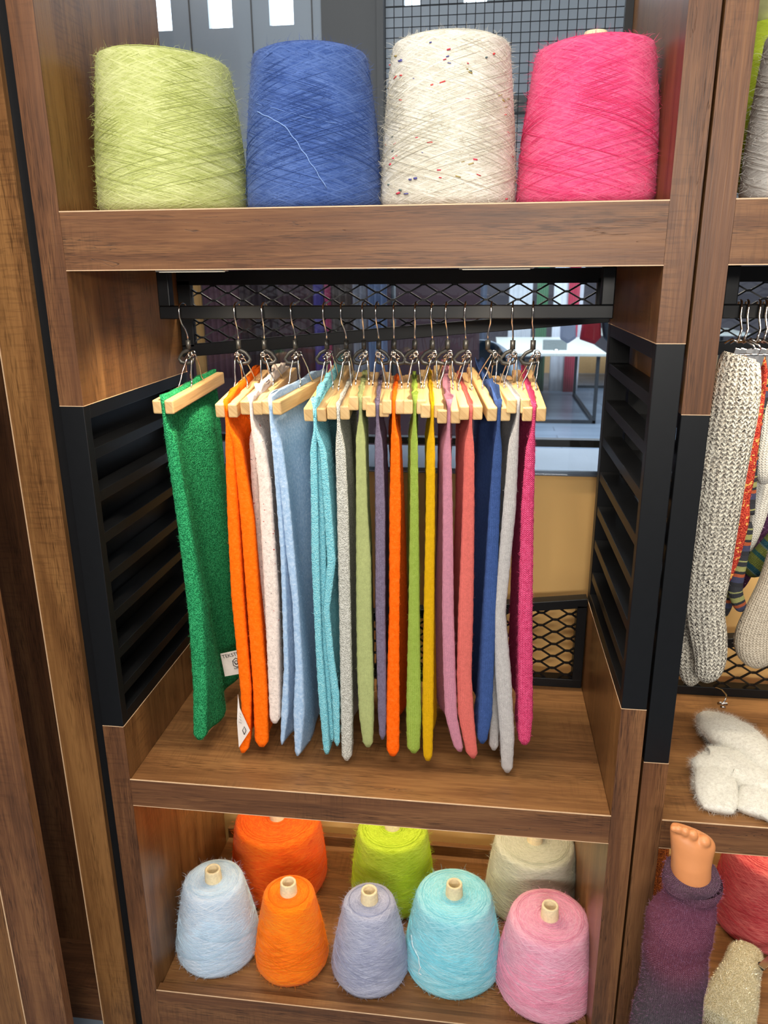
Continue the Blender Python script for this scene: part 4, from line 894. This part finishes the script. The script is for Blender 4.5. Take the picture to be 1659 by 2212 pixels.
# red cone and rust knit at the back of that shelf, cone on the top shelf
cone('yarn_cone', 1.345, .362, ZL, .118, .098, .20, (176, 52, 62), 'raspberry red tweedy yarn cone on the bottom shelf of the right unit', G2, hi=(226, 120, 116), dark=(128, 30, 44), hairs=2600)
rk = [knit('rust_wool', (150, 78, 28), 'boucle', hi=(196, 110, 50), dark=(90, 40, 14)), fibre('rust_fuzz', (160, 84, 34))]
mb = MB(); limb(mb, [(1.045, .30, ZL+.002, .04, .03), (1.045, .30, ZL+.06, .05, .04), (1.045, .31, ZL+.20, .052, .045), (1.045, .32, ZL+.36, .05, .042), (1.045, .32, ZL+.44, .03, .02)], 0)
nf = len(mb.f); mb.hairs(2000, .008, .0006, 1, .4, (0, nf), .6)
tag(mb.build('wool_cone', rk), 'rust brown coarse wool bundle standing behind the mannequin foot', 'wool')
cone('yarn_cone', 1.150, .145, ZT1, .113, .103, .236, (206, 202, 196), 'pale grey yarn cone on the top shelf of the right unit', G1, hi=(226, 224, 218), dark=(170, 166, 160), core=-.004, hairs=2600)
# pale green bobbin resting behind it
rt_ = thing('bobbin', (1.12, .33, ZT1), 'pale yellow-green bobbin with a wide flange behind the grey cone', 'bobbin')
bz_ = [(.05, 0), (.055, .01), (.05, .02), (.03, .03), (.03, .29), (.080, .318), (.092, .330), (.092, .346), (.064, .354), (.03, .352)]
mb = MB(); mb.lathe(bz_, (1.125, .345, ZT1), 40)
mb.build('spool_body', plain('pale_green_plastic', (214, 214, 160), .5), rt_)
mb = MB(); mb.lathe([(.032, .035), (.062, .05), (.066, .16), (.060, .292), (.032, .30)], (1.125, .345, ZT1), 40); mb.build('wound_yarn', yarn('lime_thread', (166, 184, 40)), rt_)

# ------------------------------------------------------------------ behind the units
M['knee'] = plain('ochre_painted_board', (236, 190, 118), .75, noise_amt=.04, nscale=2.5)
mb = MB(); mb.box(-1.6, 3.2, .56, .64, 0, 1.140, 'x'); o = mb.build('wall_back', M['knee']); struct(o)
M['silver'] = plain('brushed_metal_sill', (150, 158, 166), .32, .75, nscale=8)
mb = MB(); mb.box(-1.6, 3.2, .545, .78, 1.140, 1.154, 'x'); struct(mb.build('trim_5', M['silver'], None, .002))
mb = MB(); mb.box(-1.6, 3.2, .90, .93, 1.130, 1.150, 'x'); struct(mb.build('trim_6', M['black'], None, .002))
# floor of the shop and of the concourse behind
t = NT('blue_grey_plank_floor')
tc = t.N.new('ShaderNodeTexCoord'); br = t.n('ShaderNodeTexBrick'); br.inputs['Scale'].default_value = 1.0
br.inputs['Brick Width'].default_value = 1.4; br.inputs['Row Height'].default_value = .22; br.inputs['Mortar Size'].default_value = .004
br.inputs['Color1'].default_value = (*lin((128, 142, 156)), 1); br.inputs['Color2'].default_value = (*lin((98, 110, 124)), 1); br.inputs['Mortar'].default_value = (*lin((60, 66, 74)), 1)
t.l(tc.outputs['Object'], br.inputs['Vector'])
nz = t.noise(t.uv(1.5, 22, 'Object'), 1, 4)
t.base(t.mix(t.math('MULTIPLY', nz, .5), br.outputs['Color'], lin((74, 80, 90)))); t.p.inputs['Roughness'].default_value = .32
mb = MB(); mb.box(-8, 12, -4.5, 16, -.05, 0, 'x'); struct(mb.build('floor', t.mat))
# far room shell
M['farwall'] = plain('dim_grey_wall', (96, 92, 98), .8, nscale=1.2, noise_amt=.2)
mb = MB(); mb.box(-8, 12, 14, 14.2, 0, 6, 'x'); struct(mb.build('wall_far', M['farwall']))
M['ochre_base'] = plain('pale_wood_plinth', (214, 172, 118), .6)
mb = MB(); mb.box(-6, 9, 11.6, 11.9, 0, .28, 'x'); struct(mb.build('baseboard_far', M['ochre_base']))
# dividing screen wall behind the left half, seen through the mesh
M['plum'] = plain('plum_grey_curtain', (94, 72, 80), .85, nscale=2.0, noise_amt=.1)
mb = MB(); mb.box(-3.5, .62, 3.6, 3.7, 0, 2.6, 'x'); struct(mb.build('wall_side', M['plum']))

# upper bulkhead with clerestory windows, behind the top bay
YB = 1.5
M['grey_panel'] = plain('grey_blue_panel', (158, 166, 174), .55, noise_amt=.06, nscale=3); M['dark_panel'] = plain('charcoal_panel', (84, 82, 80), .6, noise_amt=.06, nscale=3)
M['daylight'] = plain('daylit_window_pane', (232, 246, 255), .3, emit=6.0, noise_amt=.01)
def bx_at(px): return at(px, 60, y=YB)[0]
zs_ = 1.66; win_z = 2.338; zt_ = 3.0
xs_ = [(345, 372), (452, 503), (583, 635)]
mb = MB(); mb.box(-2.2, bx_at(697), YB, YB+.03, zs_, win_z-.012, 'x')
edges = [-2.2]+[v for a, b in xs_ for v in (bx_at(a), bx_at(b))]+[bx_at(697)]
edges[1] -= .06
for i in range(0, len(edges), 2): mb.box(edges[i], edges[i+1], YB, YB+.03, win_z-.012, zt_, 'x')
struct(mb.build('wall_upper', M['grey_panel']))
for i, x in enumerate((412, 545, 675)):
    m2 = MB(); X = bx_at(x); m2.box(X-.002, X+.002, YB-.004, YB, zs_, zt_); struct(m2.build('trim_%d' % (7+i), M['dark_panel']))
for i in range(3):
    a, b = edges[1+2*i], edges[2+2*i]
    m2 = MB(); m2.box(a, b, YB+.032, YB+.04, win_z-.012, zt_); struct(m2.build('window_%d' % (i+1), M['daylight']))
mb = MB(); mb.box(bx_at(697), bx_at(832), YB-.02, YB+.05, zs_, zt_, 'z'); mb.box(bx_at(818), bx_at(832), YB-.05, YB-.02, zs_, zt_, 'z')
mb.box(bx_at(832), bx_at(1356), YB-.03, YB+.02, 2.055, 2.10, 'x'); struct(mb.build('trim_10', M['dark_panel']))
mb = MB(); mb.box(bx_at(832), 3.0, YB+.02, YB+.05, zs_, win_z+.03, 'x')
xs2 = [(872, 906), (1000, 1050), (1140, 1195), (1280, 1338)]
ed = [bx_at(832)]+[v for a, b in xs2 for v in (bx_at(a), bx_at(b))]+[3.0]
for i in range(0, len(ed), 2): mb.box(ed[i], ed[i+1], YB+.02, YB+.05, win_z+.028, zt_)
struct(mb.build('wall_upper', M['grey_panel']))
for i in range(4):
    m2 = MB(); m2.box(ed[1+2*i], ed[2+2*i], YB+.052, YB+.06, win_z+.028, zt_); struct(m2.build('window_%d' % (i+4), M['daylight']))
# black wire grid in front of it
mb = MB(); yg = YB-.30; xa, xb = at(832, 60, y=yg)[0], 2.4
gs = .0245
for i in range(int((xb-xa)/gs)+1): mb.tube([(xa+i*gs, yg, zs_), (xa+i*gs, yg, zt_)], .0012, 4, 0, False)
for i in range(int((zt_-zs_)/gs)+1): mb.tube([(xa, yg-.002, zs_+i*gs), (xb, yg-.002, zs_+i*gs)], .0012, 4, 0, False)
o = mb.build('wire_grid', M['black']); tag(o, 'black square wire grid panel behind the white and pink cones', 'wire grid')
mb = MB(); xw = at(1357, 60, y=.455)[0]; mb.box(.885, .8995, .447, .460, ZT1, TOP, 'z'); struct(mb.build('trim_11', M['black'])); 

# glass pane closing the back of the two bays
t = NT('clear_glass'); t.N.remove(t.p)
out = t.N['Material Output']; tr = t.n('ShaderNodeBsdfTransparent'); gl = t.n('ShaderNodeBsdfGlossy'); gl.inputs['Roughness'].default_value = .02
tr.inputs[0].default_value = (.94, .97, 1, 1)
fz = t.n('ShaderNodeFresnel'); fz.inputs[0].default_value = 1.45; mx = t.n('ShaderNodeMixShader')
t.l(fz.outputs[0], mx.inputs[0]); t.l(tr.outputs[0], mx.inputs[1]); t.l(gl.outputs[0], mx.inputs[2]); t.l(mx.outputs[0], out.inputs[0])
M['glass'] = t.mat
mb = MB(); mb.box(-.03, 1.95, .500, .505, 1.155, TOP, 'x'); o = mb.build('window_8', M['glass']); struct(o)

# ---- concourse furniture seen through the glass
M['tabletop'] = plain('pale_tabletop', (190, 194, 186), .4); M['steel'] = plain('dark_steel_leg', (52, 56, 60), .4, .3)
def table(x0, x1, y0, y1, h, label, lw=.035):
    r = thing('table', ((x0+x1)/2, (y0+y1)/2, 0), label, 'table', 'pale tables in the concourse')
    mb = MB(); mb.box(x0, x1, y0, y1, h-.03, h, 'x'); mb.build('tabletop', M['tabletop'], r, .003)
    for x in (x0+.05, x1-.10):
        mb = MB(); mb.box(x, x+lw, y0+.04, y0+.04+lw, 0, h-.03); mb.box(x, x+lw, y1-.08, y1-.08+lw, 0, h-.03); mb.box(x, x+lw, y0+.04, y1-.08, 0, lw)
        mb.build('leg', M['steel'], r)
    mb = MB(); mb.box(x0+.05, x1-.1+lw, y0+.04, y0+.04+lw, 0, lw); mb.build('stretcher', M['steel'], r)
    return r
table(.80, 1.93, 7.2, 9.3, .75, 'pale square table on dark steel legs, nearer one seen through the glass')
table(1.75, 4.2, 9.9, 11.0, .75, 'pale table farther off beyond the near one')
M['teal_leather'] = plain('dark_teal_leather', (32, 52, 66), .35)
r = thing('armchair', (.62, 5.2, 0), 'dark blue-green upholstered armchair beyond the royal blue scarf', 'chair')
mb = MB()
cx, cy = .62, 5.3
mb.rings([[(cx+.33*sx_*math.cos(a), cy+.28*sx_*math.sin(a), z) for a in np.linspace(0, 2*PI, 25)[:-1]] for z, sx_ in ((.30, .9), (.34, 1.0), (.46, 1.02), (.50, .9), (.50, .3))]); mb.build('seat', M['teal_leather'], r)
mb = MB(); R = []
for z, k in ((.44, 1.0), (.60, 1.08), (.76, 1.12), (.90, 1.10), (1.0, .95), (1.03, .8)):
    o_ = [(cx+.36*k*math.cos(a), cy+.30*k*math.sin(a), z-(.22*(1-math.sin(a)) if z > .6 else 0)*(.5 if z < .8 else 1)) for a in np.linspace(-.2, PI+.2, 21)]
    i_ = [(cx+(.36*k-.06)*math.cos(a), cy+(.30*k-.06)*math.sin(a), z-(.22*(1-math.sin(a)) if z > .6 else 0)*(.5 if z < .8 else 1)) for a in np.linspace(PI+.2, -.2, 21)]
    R.append(o_+i_)
mb.rings(R); mb.build('backrest', M['teal_leather'], r)
for sx_ in (-1, 1):
    for sy_ in (-1, 1):
        mb = MB(); mb.tube([(cx+.2*sx_, cy+.17*sy_, .31), (cx+.26*sx_, cy+.24*sy_, 0)], .014, 8); mb.build('leg', M['steel'], r)
# stools near the table
for i, (x, y) in enumerate(((1.28, 9.6), (2.5, 9.7))):
    r = thing('stool', (x, y, 0), ['dark stool with splayed legs behind the near table', 'dark stool with splayed legs at the far table'][i], 'stool')
    mb = MB(); mb.lathe([(.02, .45), (.17, .45), (.18, .47), (.17, .49), (.02, .49)], (x, y, 0), 24); mb.build('seat', M['teal_leather'], r)
    for a in range(4):
        mb = MB(); an = a*PI/2+.6; mb.tube([(x+.1*math.cos(an), y+.1*math.sin(an), .46), (x+.2*math.cos(an), y+.2*math.sin(an), 0)], .012, 6); mb.build('leg', M['steel'], r)
r = thing('card_stand', (1.42, 7.6, .75), 'small grey card holder standing on the near table', 'card holder')
mb = MB(); mb.box(1.29, 1.55, 7.58, 7.61, .75, .86); mb.build('card', plain('grey_card', (112, 120, 120), .5), r, .004)
mb = MB(); mb.lathe([(.001, 0), (.03, 0), (.03, .01), (.004, .02), (.001, .02)], (1.43, 7.5, .75), 16); mb.build('base', M['chrome'], r)
# hanging bags and garments close behind the glass
def drape(name, x0, x1, y, z0, z1, c, label, cat='garment', group=None, skew=0, pts=None, rough=.85, folds=5):
    mb = MB(); n = 24; R = []
    for k in range(9):
        q = k/8; z = z0+(z1-z0)*q; xa = x0+skew*(1-q); xb = x1+skew*(1-q)*.6
        fr_ = [(xa+(xb-xa)*j/n, y-.012-.012*math.sin(j/n*PI*folds*2+q*.8), z) for j in range(n+1)]
        bk = [(xa+(xb-xa)*j/n, y+.012-.012*math.sin(j/n*PI*folds*2+q*.8), z) for j in range(n, -1, -1)]
        R.append(fr_+bk)
    mb.rings(R); return tag(mb.build(name, plain(name+'_cloth', c, rough, noise_amt=.12, nscale=5)), label, cat, group)
def bag(px4, y, c, label, name='bag'):
    P = [at(a, b, y=y) for a, b in px4]; mb = MB(); cen = sum(P)/len(P)
    R = [[tuple(cen+(p-cen)*s_+np.array([0, dy, 0])) for p in P] for s_, dy in ((.7, -.05), (.95, -.035), (1, 0), (.95, .035), (.7, .05))]
    mb.rings(R); o = mb.build(name, plain(name+'_cloth', c, .6, noise_amt=.1, nscale=8)); o2 = tag(o, label, 'bag')
    b = o.modifiers.new('bevel', 'BEVEL'); b.width = .004; b.segments = 2
    return o
bag([(1262, 674), (1296, 674), (1298, 728), (1283, 744), (1252, 733)], 3.2, (170, 24, 44), 'red cloth bag hanging beyond the glass near the top right', 'cloth_bag')
bag([(1212, 676), (1242, 676), (1244, 730), (1226, 742), (1210, 732)], 3.2, (170, 184, 214), 'pale blue-white bag hanging left of the red one', 'cloth_bag')
bag([(1298, 676), (1320, 676), (1322, 750), (1304, 730)], 3.2, (44, 56, 70), 'dark slate bag right of the red one', 'cloth_bag')
cols = [((205, 158, 96), 418, 440), ((98, 64, 74), 446, 520), ((60, 44, 48), 524, 600), ((84, 60, 66), 604, 676), ((84, 72, 140), 680, 700), ((176, 72, 110), 704, 716), ((90, 76, 70), 720, 760), ((140, 140, 150), 764, 792), ((110, 126, 160), 796, 836)]
gl_ = ['ochre garment', 'dusky plum garment', 'dark brown garment', 'brownish plum garment', 'violet garment', 'magenta garment', 'taupe garment', 'pale grey garment', 'steel blue garment']
pos_ = ['leftmost of the clothes seen through the mesh', 'beside the ochre one through the mesh', 'among the clothes behind the mesh', 'left of the violet one through the mesh', 'slim, behind the turquoise scarf\'s hanger', 'very slim, right of the violet one', 'right of the magenta one through the mesh', 'left of the steel blue one', 'rightmost on the near clothes rack']
for (c, a, b), gn, ps in zip(cols, gl_, pos_):
    A = at(a, 700, y=3.2)[0]; B = at(b, 700, y=3.2)[0]
    drape('garment', A, B, 3.2, 1.00, 1.72, c, gn+', '+ps, 'garment', 'clothes on the rack behind the mesh', folds=max(1, int((b-a)/12)))
r = thing('clothes_rack', (.0, 3.2, 0), 'dark steel clothes rack behind the mesh frame', 'clothes rack')
mb = MB(); mb.tube([(at(405, 700, y=3.2)[0], 3.2, 1.74), (at(850, 700, y=3.2)[0], 3.2, 1.74)], .014, 8); mb.build('rail', M['steel'], r)
for a in (405, 850):
    X = at(a, 700, y=3.2)[0]; mb = MB(); mb.tube([(X, 3.2, 0), (X, 3.2, 1.75)], .014, 8); mb.build('post', M['steel'], r)
r = thing('bag_rail', (1.5, 3.2, 0), 'steel rail with the hanging bags, at the glass\'s upper right', 'rail')
A_ = at(1195, 690, y=3.2)[0]; B_ = at(1330, 690, y=3.2)[0]; zb_ = at(1270, 676, y=3.2)[2]
mb = MB(); mb.tube([(A_, 3.2, zb_), (B_+.1, 3.2, zb_)], .01, 8); mb.build('rail', M['steel'], r)
mb = MB(); mb.tube([(B_+.1, 3.2, 0), (B_+.1, 3.2, zb_)], .012, 8); mb.build('post', M['steel'], r)
for (c, a, b, zt2, gn, fy) in (((110, 78, 62), 884, 972, 1.9, 'brown upright wardrobe panel far behind the glass', 9.6), ((222, 84, 48), 976, 996, 1.9, 'orange vertical banner far behind the glass', 9.55), ((60, 68, 84), 1000, 1052, 1.8, 'dark slate drape far behind the glass', 9.62), ((70, 96, 60), 1010, 1030, 1.9, 'green leafy drape by the orange banner', 9.5), ((176, 180, 184), 1100, 1150, 1.75, 'pale grey drape right of the slate one', 9.62), ((70, 110, 80), 1160, 1184, 1.8, 'green drape between two pale ones', 9.58), ((196, 200, 206), 1196, 1260, 1.8, 'whitish drape near the glass\'s right side', 9.62), ((170, 60, 80), 1228, 1252, 1.95, 'raspberry drape above the whitish one', 9.55)):
    A = at(a, 640, y=fy)[0]; B = at(b, 640, y=fy)[0]
    drape('banner', A, B, fy, 0.0, zt2, c, gn, 'banner', None)
